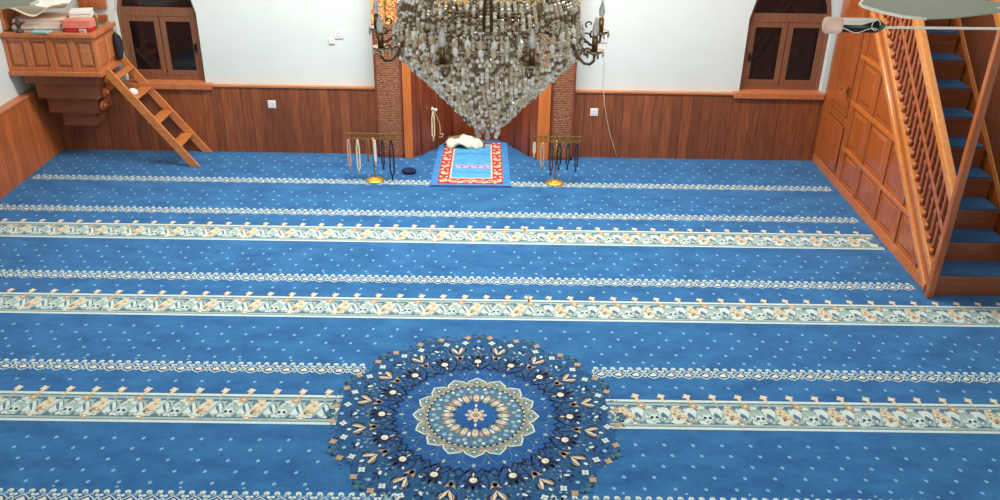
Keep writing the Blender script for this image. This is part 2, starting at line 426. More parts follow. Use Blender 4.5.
def cflower(x, y, r, m, lay=3, n=6, core='orange', rot=0):
    pts = [(x+r*(1 if i % 2 == 0 else .62)*cos(pi*i/n+rot), y+r*(1 if i % 2 == 0 else .62)*sin(pi*i/n+rot)) for i in range(2*n)]
    cpoly(pts, m, lay)
    if core: cell(x, y, r*.3, r*.3, core, lay+1)
# pile base (also under the niche)
cp.box((XL, YR, -.012), (XR, YB, 0), 0)
cp.prism([(x, y, -.012) for x, y in [(-.74, YB)]+NP[2:-2]+[(.33, YB)]], (0, 0, .012), 0)
MEDX, MEDY, MEDR = -.092, 4.085, .89
def inmed(x, y, r=MEDR): return math.hypot(x-MEDX, y-MEDY) < r
def xend(y): return 3.17 if y > 5.5 else XR-.03
P_ = .1095; TK = .276; STEP = 1.158
thick = [6.567-STEP*i for i in range(-0, 5)]              # top edge of every broad band
def thin_band(y0):
    y0 += .012
    """y0 = lower edge; buds on the upper side"""
    n = int((xend(y0)-XL)/P_)
    for i in range(n):
        x = XL+.04+(i+.5)*P_
        if inmed(x, y0+.05, .80): continue
        cell(x, y0+.048, .040, .026, 'ground', 1); cell(x+P_/2, y0+.05, .028, .020, 'slate', 1)
        pts = [(x-P_/2, y0+.075), (x-.03, y0+.028), (x, y0+.010), (x+.03, y0+.028), (x+P_/2, y0+.075)]
        cstroke(pts, .008, 'pale', 2)
        pts = [(x-P_/2, y0+.022), (x-.032, y0+.062), (x, y0+.086), (x+.032, y0+.062), (x+P_/2, y0+.022)]
        cstroke(pts, .007, 'pale', 2)
        cell(x, y0+.045, .024, .013, 'white', 3); cell(x+.004, y0+.058, .011, .009, 'white', 4)
        cell(x-.002, y0+.040, .006, .004, 'cream', 5)
        for s in (-1, 1):
            cell(x+s*P_/4, y0+.112, .017, .015, 'pale', 2, .6*s); cell(x+s*.012, y0+.094, .010, .008, 'dot', 2); cell(x+s*P_/2*.8, y0+.086, .011, .010, 'pale', 2)
            cstroke([(x+s*P_/4, y0+.11), (x+s*.018, y0+.085)], .007, 'pale', 2)
        if i % 3 == 0: cell(x+.01, y0+.148, .009, .008, 'dot', 2)
def thick_band(yt):
    yt += .008; y0 = yt-TK; per = .311
    segs = []
    xe = xend(y0)
    if abs((y0+TK/2)-MEDY) < MEDR: segs = [(XL+.002, MEDX-.80), (MEDX+.775, xe)]
    else: segs = [(XL+.002, xe)]
    for xa, xb in segs:
        cpoly([(xa, y0+.006), (xb, y0+.006), (xb, yt-.006), (xa, yt-.006)], 'slate', 1)
        for ya, yb in ((y0, y0+.022), (yt-.022, yt)): cpoly([(xa, ya), (xb, ya), (xb, yb), (xa, yb)], 'pale', 2)
        for ya, yb in ((y0+.029, y0+.048), (yt-.052, yt-.034)): cpoly([(xa, ya), (xb, ya), (xb, yb), (xa, yb)], 'mint', 2)
        i0 = math.ceil((xa-.03)/per)
        for i in range(i0-1, int(xb/per)+2):
            x = i*per+.02; sx = 1 if x < 0.2 else -1          # the design is mirrored across the hall's axis
            def ok(u, m_=.035): return xa+m_ < u < xb-m_
            # ribbons first: a broad pale S and a thinner mint one
            N_ = 20
            for wd, mt_, ly, fn in ((.040, 'pale', 2, lambda w: .128+.060*sin(w*2+.6*sx)+.012*sin(4*w)), (.016, 'mint', 2.3, lambda w: .135-.066*sin(w*2+.9*sx)),
                                    (.010, 'olive', 2.1, lambda w: .13+.07*cos(w*2)), (.020, 'pale', 2.2, lambda w: .13-.068*cos(w*2+.4))):
                pts = [(x+per*t/N_, y0+fn(2*pi*t/N_)) for t in range(N_+1) if ok(x+per*t/N_, .012)]
                if len(pts) > 2: cstroke(pts, wd, mt_, ly)
            if ok(x, .07):                                     # mint flower with two dark eyes
                yc = y0+.108
                cflower(x, yc, .054, 'mint', 3, 7, None); cflower(x+.022*sx, yc+.045, .036, 'mint', 3.5, 5, None)
                cflower(x, yc, .040, 'pale', 4, 6, None)
                for s in (-1, 1): cell(x+s*.015, yc-.002, .010, .012, 'navy', 5); cell(x+s*.07, yc-.035, .02, .012, 'mint', 3, s)
            x2 = x+per/2
            if ok(x2, .07):                                    # cream flower
                cflower(x2, y0+.118, .048, 'cream', 3, 6, None); cflower(x2+.024*sx, y0+.168, .036, 'cream', 4, 5, 'orange')
                cell(x2, y0+.115, .028, .018, 'orange', 4); cell(x2-.011, y0+.115, .008, .009, 'olive', 5); cell(x2+.012, y0+.118, .008, .008, 'white', 5)
                cell(x2-.035*sx, y0+.052, .030, .014, 'orange', 3); cell(x2-.035*sx, y0+.05, .014, .009, 'white', 4)
            for q, xx in enumerate((x+.075*sx, x2+.075*sx)):   # finials reaching over the edge
                if not ok(xx, .05): continue
                tx = xx+.012*sx
                cstroke([(xx-.004*sx, yt-.03), (xx+.002*sx, yt-.01), (tx, yt+.02)], .017, 'cream', 5)
                cflower(tx, yt+.032, .030, 'cream', 6, 4, 'white', .4)
                if q == 0: cflower(xx-.012*sx, yt-.056, .036, 'orange', 5, 5, 'cream')
                cell(xx-.055*sx, yt-.07, .022, .013, 'cream' if q else 'pale', 4, .5*sx)
            for q in range(8):
                u = x+per*(q+.5)/8
                if ok(u, .03): cell(u, y0+.066+.03*(q % 2), .012, .007, 'pale', 3, q); cell(u+.02, yt-.08+.02*(q % 2), .012, .007, 'mint' if q % 3 else 'cream', 3, -q)
for y in thick: thick_band(y)
for y in thick: thin_band(y+.205)
thin_band(7.455)
# little dots between the bands
def dots(ya, yb, dy=.088):
    n = int((yb-ya)/dy)+1
    for j in range(n):
        y = ya+j*dy
        for i in range(-28, 28):
            x = i*.1615+(j % 4)*.0640*(-1 if i < 0 else 1)
            if XL+.05 < x < xend(y)-.04 and not inmed(x, y, .93):
                cell(x, y, .0105, .0135, 'dot', 1, -.5 if x < 0 else .5, 6)
for yt in thick:
    dots(yt-STEP+.40, yt-TK-.045)
    dots(yt+.135, yt+.14)
dots(7.40-.56, 7.36); dots(7.60, 8.2)
# the round medallion, sixteen-fold
def pol(r, a):
    if r > .6: r = .6+(r-.6)*.9
    return (MEDX+r*cos(a), MEDY+r*sin(a))
S = 2*pi/16
cpoly([(MEDX+r_*cos(t), MEDY+r_*sin(t)) for t, r_ in [(2*pi*i/192, .80+.055*abs(cos(8*2*pi*i/192))) for i in range(192)]], 'ground', .5)
cell(MEDX, MEDY, .49, .49, 'deep', 1, 0, 48)
cell(MEDX, MEDY, .275, .275, 'slate', 4, 0, 48)
star = []
for k_ in range(16):
    a = k_*S
    for t, rr in ((-.5, .312), (-.36, .338), (-.18, .350), (0, .366), (.18, .350), (.36, .338)): star.append(pol(rr, a+t*S))
cpoly(star, 'olive', 2)
star2 = star+[star[0]]; cstroke(star2, .010, 'pale', 4)
cell(MEDX, MEDY, .288, .288, 'navy', 3, 0, 64)
for k_ in range(16):
    a = k_*S; ct, st = cos(a), sin(a)
    # small fans inside every star point
    cell(*pol(.322, a), .018, .020, 'slate', 3, a); cell(*pol(.322, a), .008, .010, 'pale', 4, a)
    for s in (-1, 1): cell(*pol(.312, a+s*.33*S), .011, .010, 'orange', 3, a); cell(*pol(.330, a+s*.18*S), .006, .01, 'mint', 4, a)
    for q in range(3): cell(*pol(.283, a+(q-1)*S/3), .004, .0115, 'white', 5, a+(q-1)*S/3)
    for q in range(3): cell(*pol(.225+.02*(q % 2), a+(q-1)*S/3), .015, .013, ('slate', 'dot', 'mint')[q], 5, a)
    cell(*pol(.255, a+S/2), .012, .010, 'pale', 6, a)
    cell(*pol(.165, a), .036, .017, 'cream', 6, a); cell(*pol(.192, a), .012, .010, 'orange', 7, a); cell(*pol(.150, a), .012, .006, 'orange', 7, a)
    cell(*pol(.175, a+S/2), .022, .010, 'pale' if k_ % 2 else 'orange', 6, a+S/2)
    cell(*pol(.128, a+S/2), .008, .008, 'navy', 7, a)
    # lyre lines in the bright ring
    cstroke([pol(.312, a+S/2), pol(.36, a+S/2+.02), pol(.40, a+S*.62), pol(.435, a+S*.78), pol(.425, a+S)], .006, 'slate', 3)
    cstroke([pol(.312, a+S/2), pol(.36, a+S/2-.02), pol(.40, a+S*.38), pol(.435, a+S*.22), pol(.425, a)], .006, 'slate', 3)
    cell(*pol(.432, a), .016, .009, 'mint', 4, a); cell(*pol(.415, a+S/2), .010, .006, 'mint', 4, a)
    # dark vines
    v_ = [pol(.475+.018*sin(6*t*pi), a+t*S) for t in [i/12 for i in range(13)]]
    cstroke(v_, .013, 'navy', 3)
    cstroke([pol(.50+.03*sin(4*pi*t), a+t*S) for t in [i/12 for i in range(13)]], .008, 'navy', 3)
    # the pale bud in its dark flame
    cpoly([pol(.51, a), pol(.52, a+.06), pol(.535, a+.05), pol(.56, a+.105), pol(.565, a+.06), pol(.605, a+.085), pol(.585, a+.035), pol(.625, a), pol(.585, a-.035), pol(.605, a-.085), pol(.565, a-.06), pol(.56, a-.105), pol(.535, a-.05), pol(.52, a-.06)], 'navy', 4)
    for s in (-1, 0, 1): cell(*pol(.60, a+s*.055), .018, .006, 'navy', 4, a+s*.5)
    cell(*pol(.548, a), .021, .022, 'white', 6, a); cell(*pol(.552, a+.01), .010, .009, 'cream', 7)
    cell(*pol(.505, a), .016, .005, 'cream', 5, a)
    for s in (-1, 1): cell(*pol(.595, a+s*.095), .012, .007, 'pale', 5, a+s); cell(*pol(.635, a+s*.03), .012, .005, 'olive', 5, a+s*.5)
    # brown bloom and cream lily on the half angle
    b = a+S/2
    cpoly([pol(.56, b), pol(.585, b+.028), pol(.625, b+.055), pol(.605, b), pol(.625, b-.055), pol(.585, b-.028)], 'orange', 5)
    cell(*pol(.59, b), .016, .014, 'orange', 5, b); cell(*pol(.575, b), .006, .006, 'navy', 6)
    for s in (-1, 1):
        cpoly([pol(.635, b), pol(.665, b+s*.030), pol(.715, b+s*.052), pol(.725, b+s*.040), pol(.68, b+s*.008)], 'cream', 6)
        cpoly([pol(.66, b+s*.034), pol(.69, b+s*.062), pol(.72, b+s*.06)], 'orange', 5)
        cell(*pol(.69, b+s*.075), .022, .009, 'navy', 4, b+s*.3)
    cell(*pol(.665, b), .034, .018, 'navy', 4, b)
    # vines running outwards, and the outer lobe of little flowers
    for s in (-1, 1):
        cstroke([pol(.62, a+s*.03), pol(.66, a+s*.11), pol(.72, a+s*.10), pol(.77, a+s*.155)], .007, 'teal', 3)
        cstroke([pol(.50, a+s*.12), pol(.56, a+s*.15), pol(.62, a+s*.14)], .007, 'navy', 3)
        cstroke([pol(.72, b), pol(.77, b+s*.04), pol(.81, b+s*.10), pol(.85, b+s*.13)], .006, 'teal', 3)
        cflower(*pol(.782, a+s*.115), .026, 'pale', 5, 4, 'mint', a)
        cflower(*pol(.852, a+s*.088), .027, 'orange', 5, 4, 'orange', a)
        cell(*pol(.872, a+s*.040), .020, .012, 'navy', 4, a); cell(*pol(.86, a+s*.03), .02, .014, 'teal', 5, a+s)
        cell(*pol(.70, a+s*.045), .012, .007, 'mint', 5, a+s*.8); cell(*pol(.738, a+s*.02), .014, .009, 'navy', 4, a+s)
    cflower(*pol(.886, a), .030, 'teal', 6, 5, 'slate', a); cell(*pol(.80, a), .013, .013, 'dot', 5)
    cell(*pol(.715, a), .018, .009, 'pale', 5, a+.8); cell(*pol(.745, b), .014, .009, 'pale', 5, b)
    cell(*pol(.665, a), .010, .006, 'dot', 5, a)
cell(MEDX, MEDY, .122, .122, 'deep', 5, 0, 32)
for k_ in range(8):
    a = k_*pi/4+pi/8*0
    cpoly([pol(.004, a), pol(.030, a+.38), pol(.056, a+.20), pol(.066, a), pol(.056, a-.20), pol(.030, a-.38)], 'cream', 7); cell(*pol(.042, a), .012, .006, 'orange', 8, a)
cell(MEDX, MEDY, .020, .020, 'olive', 8)
for s in (-1, 1): cell(MEDX, MEDY+s*.09, .007, .016, 'white', 6)
rnd = random.Random(3)
for i in range(2600):                                         # fine leaf specks of the medallion ground
    r_ = rnd.uniform(.47, .89); a = rnd.uniform(0, 2*pi)
    cell(*pol(r_, a), rnd.uniform(.005, .013), rnd.uniform(.003, .007), rnd.choice(['navy', 'navy', 'teal', 'teal', 'slate', 'olive', 'deep', 'deep']), 2, rnd.uniform(0, 3), 5)
carp = cp.build('carpet', CMAT, fix=False, origin=(0, 4, 0))
tag(carp, 'blue wall-to-wall mosque carpet with pale floral row bands and a round medallion', 'carpet')

# ------------------------------------------------------------------ minbar
mn = empty('minbar', (3.5, 6.9, 0), 'tall varnished wooden minbar with panelled side, balustrade and blue carpeted stair', 'minbar')
MXL, MXR = 3.20, 3.80
YF, YE = 5.53, YB-.002
def zs(y): return .835*(y-5.60)+.015          # lower edge of the stringer
def zn(y): return .839*(y-5.572)+.177         # line of the step noses
def zr(y): return .855*(y-5.529)+.741         # handrail
def side(x, sg, full=True):
    """x = outer face, sg = -1 faces the hall"""
    f = x; b = x-sg*.03
    def q(y, z, xx): return (xx, y, z)
    # backing board under the stringer
    ys = [5.62, YE]; 
    mb = MB().prism([q(5.60, 0, f-sg*.014), q(YE, 0, f-sg*.014), q(YE, zs(YE), f-sg*.014), q(5.60, .02, f-sg*.014)], (-sg*.016, 0, 0))
    mb.build('side_board', M['minf'], mn)
    # stiles and rails
    cols = [8.17, 7.585, 7.16, 6.71, 6.285, 5.87]; hw = [.09, .055, .035, .035, .03, .03]
    for y, w_ in zip(cols, hw):
        st = MB(); st.prism([q(y-w_, 0, f), q(y+w_, 0, f), q(y+w_, zs(y+w_), f), q(y-w_, zs(y-w_), f)], (-sg*.014, 0, 0))
        st.build('stile', M['minf'], mn, .003)
    for z0, z1 in ((0, .085), (.375, .41), (.80, .84), (1.225, 1.26), (1.66, 1.70)):
        y0 = max(5.60, (z1-.015)/.835+5.60)
        e_ = 7.62 if z0 > .1 else YE
        MB().prism([q(y0, z0, f-sg*-.002), q(e_, z0, f-sg*-.002), q(e_, z1, f-sg*-.002), q(y0, z1, f-sg*-.002)], (-sg*.014, 0, 0)).build('cross_rail', M['orange'], mn, .003)
    # raised field panels, clipped by the stringer
    rows = [(.085, .375), (.41, .80), (.84, 1.225), (1.26, 1.66), (1.70, 2.1)]
    for ci in range(1, 6):
        yb = cols[ci]-hw[ci]; ya = (cols[ci+1]+hw[ci+1]) if ci < 5 else 5.64
        for z0, z1 in rows:
            m = .03; a0, a1, c0, c1 = ya+m, yb-m, z0+m, z1-m
            zl = lambda y: zs(y)-.035
            if zl(a1) < c0+.03: continue
            pts = [(a1, c0)]
            if zl(a1) >= c1: pts.append((a1, c1)); ytop = max(a0, (c1+.035-.015)/.835+5.60); pts.append((ytop, c1))
            else: pts.append((a1, zl(a1)))
            if zl(a0) > c0:
                if ytop_ok(a0, c1, zl): pts.append((a0, zl(a0)))
                elif pts[-1][0] > a0: pts.append((a0, c1))
                pts.append((a0, c0))
            else: pts.append(((c0+.035-.015)/.835+5.60, c0))
            # drop duplicates
            pp = [p for i, p in enumerate(pts) if i == 0 or math.hypot(p[0]-pts[i-1][0], p[1]-pts[i-1][1]) > .004]
            cy = sum(p[0] for p in pp)/len(pp); cz = sum(p[1] for p in pp)/len(pp); n = len(pp)
            inn = [(cy+(p[0]-cy)*.80, cz+(p[1]-cz)*.82) for p in pp]
            g = MB(); x0_, x1_ = f-sg*.014, f-sg*.004
            g.add([q(p[0], p[1], x0_) for p in pp]+[q(p[0], p[1], x1_) for p in inn], [tuple(range(n, 2*n))]+[(i, (i+1) % n, n+(i+1) % n, n+i) for i in range(n)])
            g.build('field_panel', M['minb'], mn)
    # stringer: a broad board with two mouldings
    def sb(lo, hi, name, mat, out, th, y0=5.56, y1=YE):
        MB().prism([q(y0, zs(y0)+lo, f+sg*out), q(y1, zs(y1)+lo, f+sg*out), q(y1, zs(y1)+hi, f+sg*out), q(y0, zs(y0)+hi, f+sg*out)], (-sg*th, 0, 0)).build(name, mat, mn, .006)
    sb(-.03, .03, 'lower_moulding', M['rail'], .020, .05, 5.62); sb(.03, .15, 'stringer', M['minf'], .002, .04); sb(.15, .21, 'upper_moulding', M['rail'], .024, .06)
    # corner filler at the foot
    MB().prism([q(5.56, 0, f), q(5.66, 0, f), q(5.66, .10, f), q(5.56, .20, f)], (-sg*.03, 0, 0)).build('foot_block', M['minf'], mn, .003)
    # handrail and turned balusters
    y1 = YE
    MB().prism([q(5.575, zr(5.575)-.075, f+sg*.018), q(y1, zr(y1)-.075, f+sg*.018), q(y1, zr(y1)+.02, f+sg*.018), q(5.575, zr(5.575)+.02, f+sg*.018)], (-sg*.060, 0, 0)).build('handrail', M['rail'], mn, .012)
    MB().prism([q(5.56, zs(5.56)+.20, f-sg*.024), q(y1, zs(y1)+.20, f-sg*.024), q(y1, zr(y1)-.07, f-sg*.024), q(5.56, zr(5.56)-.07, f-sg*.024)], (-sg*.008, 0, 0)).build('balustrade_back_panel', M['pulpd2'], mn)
    nb = 34
    for i in range(nb):
        y = 5.60+i*(YE-5.60-.02)/nb; zb = zs(y)+.205; zt = zr(y)-.07; h_ = zt-zb
        g = MB(); pr = [(.016, 0), (.020, .03), (.013, .06)]
        for j in range(7):
            t = .10+.75*j/7; pr += [(.013, t*h_), (.023 if j in (3,) else .0165, (t+.05)*h_), (.013, (t+.10)*h_)]
        pr += [(.018, h_*.95), (.018, h_)]
        g.lathe(pr, (f-sg*.002, y, zb), 6); g.build('baluster', M['balus'], mn)
    MB().bar((f+sg*.004, 5.60, (zs(5.60)+zr(5.60))/2+.10), (f+sg*.004, YE, (zs(YE)+zr(YE))/2+.10), .012, .03).build('carved_mid_rail', M['balus'], mn, .004)
def ytop_ok(a0, c1, zl): return zl(a0) < c1
side(MXL, -1)
side(MXR+.06, 1)
# cupboard door by the wall, with its own lower panel
dr = MB().box((MXL-.006, 7.66, .66), (MXL+.010, 8.065, 1.95)).build('cupboard_door', M['minf'], mn, .003)
MB().prism([(MXL-.016, 7.70, .72), (MXL-.016, 8.03, .72), (MXL-.016, 8.03, 1.90), (MXL-.016, 7.70, 1.90)], (.012, 0, 0)).build('door_panel', M['minb'], dr, .006)
hd = MB(); hd.box((MXL-.030, 7.668, .86), (MXL-.018, 7.690, .94)).tube([(MXL-.03, 7.68, .90), (MXL-.055, 7.68, .90), (MXL-.058, 7.74, .90)], .007, 8)
hd.build('door_handle', M['brass'], dr)
MB().prism([(MXL-.006, 7.67, .12), (MXL-.006, 8.06, .12), (MXL-.006, 8.06, .56), (MXL-.006, 7.67, .56)], (.014, 0, 0)).build('lower_panel', M['minb'], mn, .006)
MB().box((MXL-.002, 7.63, .58), (MXL+.012, 8.10, .65)).build('cross_rail', M['minf'], mn, .003)
# stair
for i in range(12):
    y = 5.572+.205*i; z = .177+.172*i
    s_ = MB().box((MXL+.03, y, z-.172 if i else 0), (MXR, min(y+.235, YE), z-.008)).box((MXL+.03, y-.012, z-.03), (MXR, y+.01, z-.008)).build('step', M['step'], mn)
    MB().box((MXL+.045, y-.006, z-.008), (MXR-.015, y+.215, z+.004)).build('tread_carpet', CMAT[CI['blue']], s_, .002)
# portal at the foot
for x in (MXL-.03, MXR+.02):
    g = MB().box((x, 5.52, 0), (x+.05, 5.57, 2.15)); g.box((x-.008, 5.492, 2.05), (x+.068, 5.568, 2.15))
    g.build('portal_post', M['minf'], mn, .005)
g = MB().box((MXL-.03, 5.50, 2.15), (MXR+.08, 5.56, 2.27))
cx = (MXL+MXR)/2+.025; g.prism([(cx+.33*cos(a), 5.505, 2.27+.22*sin(a)) for a in [pi*i/16 for i in range(17)]], (0, .05, 0))
g.build('portal_lintel', M['minf'], mn, .005)

# ------------------------------------------------------------------ small corner pulpit
kx0, kx1, ky, kz0, kz1 = XW+.004, -3.60, 7.78, .915, 1.28
kp = empty('corner_pulpit', (-3.97, 8.0, .33), 'raised wooden corner pulpit with panelled box on stepped brackets above the panelling', 'pulpit')
MB().box((kx0+.01, ky+.02, kz0), (kx1-.015, YB-.005, kz1-.05)).build('box_body', M['pulp'], kp)
g = MB(); g.box((kx0, ky-.02, kz1-.035), (kx1+.02, ky+.05, kz1)).box((kx1-.05, ky+.05, kz1-.035), (kx1+.02, YB-.003, kz1)); g.build('top_rail', M['pulp'], kp, .004)
g = MB(); g.box((kx0, ky-.025, kz0-.02), (kx1+.025, YB-.003, kz0+.02)); g.build('bottom_moulding', M['pulp'], kp, .005)
n = 4; w = (kx1-kx0)/n
for i in range(n+1):
    x = kx0+i*w; MB().box((max(kx0, x-.03), ky, kz0+.02), (min(kx1, x+.03), ky+.02, kz1-.035)).build('stile', M['pulp'], kp, .003)
for i in range(n):
    a, b = kx0+i*w+.03, kx0+(i+1)*w-.03
    [MB().box((a, ky+.004, q0), (b, ky+.02, q1)).build('rail', M['pulp'], kp, .002) for q0, q1 in ((kz0+.02, kz0+.055), (kz1-.075, kz1-.035))]
    g = MB(); a += .012; b -= .012; z0, z1 = kz0+.065, kz1-.088
    g.add([(a,ky+.018,z0),(b,ky+.018,z0),(b,ky+.018,z1),(a,ky+.018,z1),(a+.02,ky+.006,z0+.02),(b-.02,ky+.006,z0+.02),(b-.02,ky+.006,z1-.02),(a+.02,ky+.006,z1-.02)],
          [(4,5,6,7),(0,1,5,4),(1,2,6,5),(2,3,7,6),(3,0,4,7)])
    g.build('field_panel', M['cap'] if i == 3 else M['pulp'], kp)
for j in range(2):
    a = ky+.03+j*.225; b = a+.19
    MB().add([(kx1-.012,a,kz0+.05),(kx1-.012,b,kz0+.05),(kx1-.012,b,kz1-.07),(kx1-.012,a,kz1-.07),(kx1,a+.025,kz0+.075),(kx1,b-.025,kz0+.075),(kx1,b-.025,kz1-.095),(kx1,a+.025,kz1-.095)],
          [(4,5,6,7),(0,1,5,4),(1,2,6,5),(2,3,7,6),(3,0,4,7)]).build('field_panel', M['pulp'], kp)
for a, b, y, z0, z1 in ((-4.335, -3.66, 7.84, .80, .895), (-4.28, -3.70, 7.90, .64, .80), (-4.24, -3.76, 7.97, .48, .64), (-4.16, -3.84, 8.04, .33, .48)):
    MB().box((a, y, z0), (b, YB-.002, z1)).build('stepped_base', M['pulpd'], kp, .005)
g = MB()                                                      # carved S-bracket on the open side
for j in range(3):
    zc = .84-.13*j; xx = -3.665-.045*j
    g.tube([(xx+.02, 8.02+.09*cos(t)*(1-.1*t), zc-.04+.055*sin(t)*(1-.1*t)) for t in [i*.55 for i in range(11)]], [.026-.0015*i for i in range(11)], 7)
    g.ball((xx+.02, 8.03, zc-.04), .035, 8)
g.build('carved_bracket', M['minf'], kp)
MB().box((-4.30, YW-.03, 1.285), (-3.66, YW-.002, 1.34)).box((-3.90, YW-.04, 1.40), (-3.645, YW-.002, 2.0)).build('back_board', M['minb'], kp, .004)
g = MB().box((XW+.002, 7.84, 1.285), (XW+.03, YW-.04, 1.55)); g.box((XW+.03, 7.87, 1.30), (XW+.04, 8.01, 1.48)).box((XW+.03, 8.05, 1.30), (XW+.04, 8.20, 1.48)); g.build('side_board', M['pulp'], kp, .004)

# ladder to the pulpit
ld = empty('pulpit_ladder', (-2.9, 8.06, 0), 'open wooden ladder stair leaning up to the corner pulpit', 'ladder')
def lx(z): return -2.885-.737*z
for y in (7.868, 8.232):
    z1 = .95
    MB().prism([(lx(0)+.04, y, 0), (lx(z1)+.035, y, z1+.01), (lx(z1)-.0, y, z1-.075), (lx(0)-.055, y, 0)], (0, .022 if y > 8 else -.022, 0)).build('side_rail', M['ladder'], ld, .004)
for z in (.205, .435, .665):
    x = lx(z)-.01
    MB().box((x-.07, 7.868, z-.018), (x+.045, 8.232, z)).build('tread', M['ladder'], ld, .004)
MB().box((lx(.86)-.03, 7.868, .85), (lx(.86)+.05, 8.232, .868)).build('tread', M['ladder'], ld, .004)
# things on and by the pulpit
T = kz1-.035+.001; T = kz1-.05+.002
def slab(name, c, sx, sy, sz, rz, mats, label, cat, group=None, tilt=(0, 0), n=1, fold=0):
    """closed book / paper bundle: a few sheets with slight offsets"""
    g = MB(); rt = Matrix.Rotation(rz, 3, 'Z')@Matrix.Rotation(tilt[0], 3, 'X')@Matrix.Rotation(tilt[1], 3, 'Y')
    ax = [rt@Vector(v) for v in ((1,0,0), (0,1,0), (0,0,1))]
    rr = random.Random(hash(name+label) % 997 if False else len(label)*13+int(sx*1000))
    for i in range(n):
        zc = (i+.5)*sz/n; o = Vector((rr.uniform(-.012, .012), rr.uniform(-.012, .012), 0)) if n > 1 else Vector((0,0,0))
        g.obox(Vector(c)+rt@(o+Vector((0,0,zc))), ax[0]*(sx/2-rr.uniform(0, .01)*(n > 1)), ax[1]*sy/2, ax[2]*(sz/n/2*.88), i % len(mats))
    o = g.build(name, mats, None, .002); return tag(o, label, cat, group)
slab('newspaper_bundle', (-4.135, 8.02, T), .43, .30, .15, .08, [M['cream'], M['paper'], M['pinkp']], 'thick bundle of cream newspapers, lowest in the pile on the corner pulpit', 'newspapers', n=9)
def sheet(name, c, sx, sy, amp, rz, mats, label, cat, tilt=(0, 0)):
    rt = Matrix.Rotation(rz, 3, 'Z')@Matrix.Rotation(tilt[0], 3, 'X')@Matrix.Rotation(tilt[1], 3, 'Y')
    g = MB(); nx, ny = 14, 6; top = []; 
    for j in range(ny+1):
        for i in range(nx+1):
            u, v = i/nx-.5, j/ny-.5
            z = amp*(abs(u)*2)**1.5+amp*.25*sin(9*u+3*v)
            top.append((u*sx, v*sy, z))
    m = len(top); vs = [Vector(c)+rt@Vector(p) for p in top]+[Vector(c)+rt@Vector((p[0], p[1], p[2]-.012)) for p in top]
    fs = []; W_ = nx+1
    for j in range(ny):
        for i in range(nx):
            a = j*W_+i; fs += [(a, a+1, a+W_+1, a+W_), (m+a, m+a+W_, m+a+W_+1, m+a+1)]
    for i in range(nx): fs += [(i, m+i, m+i+1, i+1), (ny*W_+i, ny*W_+i+1, m+ny*W_+i+1, m+ny*W_+i)]
    for j in range(ny): fs += [(j*W_, (j+1)*W_, m+(j+1)*W_, m+j*W_), (j*W_+nx, m+j*W_+nx, m+(j+1)*W_+nx, (j+1)*W_+nx)]
    g.add(vs, fs, 0, True)
    return tag(g.build(name, mats), label, cat)
sheet('open_newspaper', (-4.12, 7.98, T+.195), .46, .34, .07, .08, M['cream'], 'open cream newspaper with curled edges, topmost of the pulpit pile', 'newspaper', (-.1, -.06))
sheet('magazine', (-4.04, 7.98, T+.285), .40, .28, .03, .30, M['paper'], 'white magazine lying askew over the open newspaper', 'magazine', (.05, .05))
rb = empty('red_box', (-3.79, 7.865, T), 'red box with salmon top and white label, at the front edge of the pulpit', 'box')
MB().box((-3.87, 7.835, T), (-3.63, 7.945, T+.085)).build('body', M['red'], rb, .003)
MB().box((-3.875, 7.83, T+.0855), (-3.625, 7.95, T+.155)).build('lid', M['pink'], rb, .003)
g = MB().box((-3.735, 7.831, T+.045), (-3.675, 7.8348, T+.078)); g.build('white_label', M['white'], rb)
g = MB(); [g.box((-3.73+.012*i, 7.8295, T+.05), (-3.724+.012*i, 7.831, T+.072)) for i in range(4)]; g.build('print_mark', M['dkobj'], rb)
tag(slab('exercise_book', (-3.79, 8.08, T), .20, .15, .20, .25, [M['green'], M['paper'], M['paper']], 'stack of white paged books with green covers behind the red box', 'books', n=6), None)
g = MB(); g.prism([(-3.70, 8.10, T), (-3.625, 7.97, T), (-3.615, 7.99, T+.15), (-3.69, 8.13, T+.16)], (-.02, .01, 0)); tag(g.build('beige_folder', M['beige'], bevel=.002), 'beige folder standing on edge at the ladder end of the pulpit', 'folder')
sheet('paper_sheet', (-3.645, 8.02, T+.02), .09, .2, .02, .2, M['paper'], 'small loose white papers beside the beige folder', 'paper', (0, .2))
slab('teal_leaflet', (-4.06, 7.80, 1.2815), .16, .09, .018, -.1, [M['teal']], 'pale teal leaflet sticking out below the newspapers', 'leaflet')
g = MB(); c = (-4.20, 7.90, T-.002)                               # small dark ornament: figure on a foot
c = (-4.25, 7.80, 1.2815)
g.lathe([(.035, 0), (.035, .012), (.015, .02), (.018, .05), (.03, .075), (.022, .10), (.010, .108), (.02, .125), (.0, .145)], c, 12)
g.tube([(c[0]-.02, c[1], c[2]+.07), (c[0]-.05, c[1], c[2]+.08), (c[0]-.06, c[1], c[2]+.055)], .008, 6); g.tube([(c[0]+.02, c[1], c[2]+.07), (c[0]+.05, c[1], c[2]+.09), (c[0]+.06, c[1], c[2]+.085)], .008, 6)
tag(g.build('incense_burner', M['dkobj']), 'small dark bronze ornament with two handles on the pulpit front rail', 'ornament')
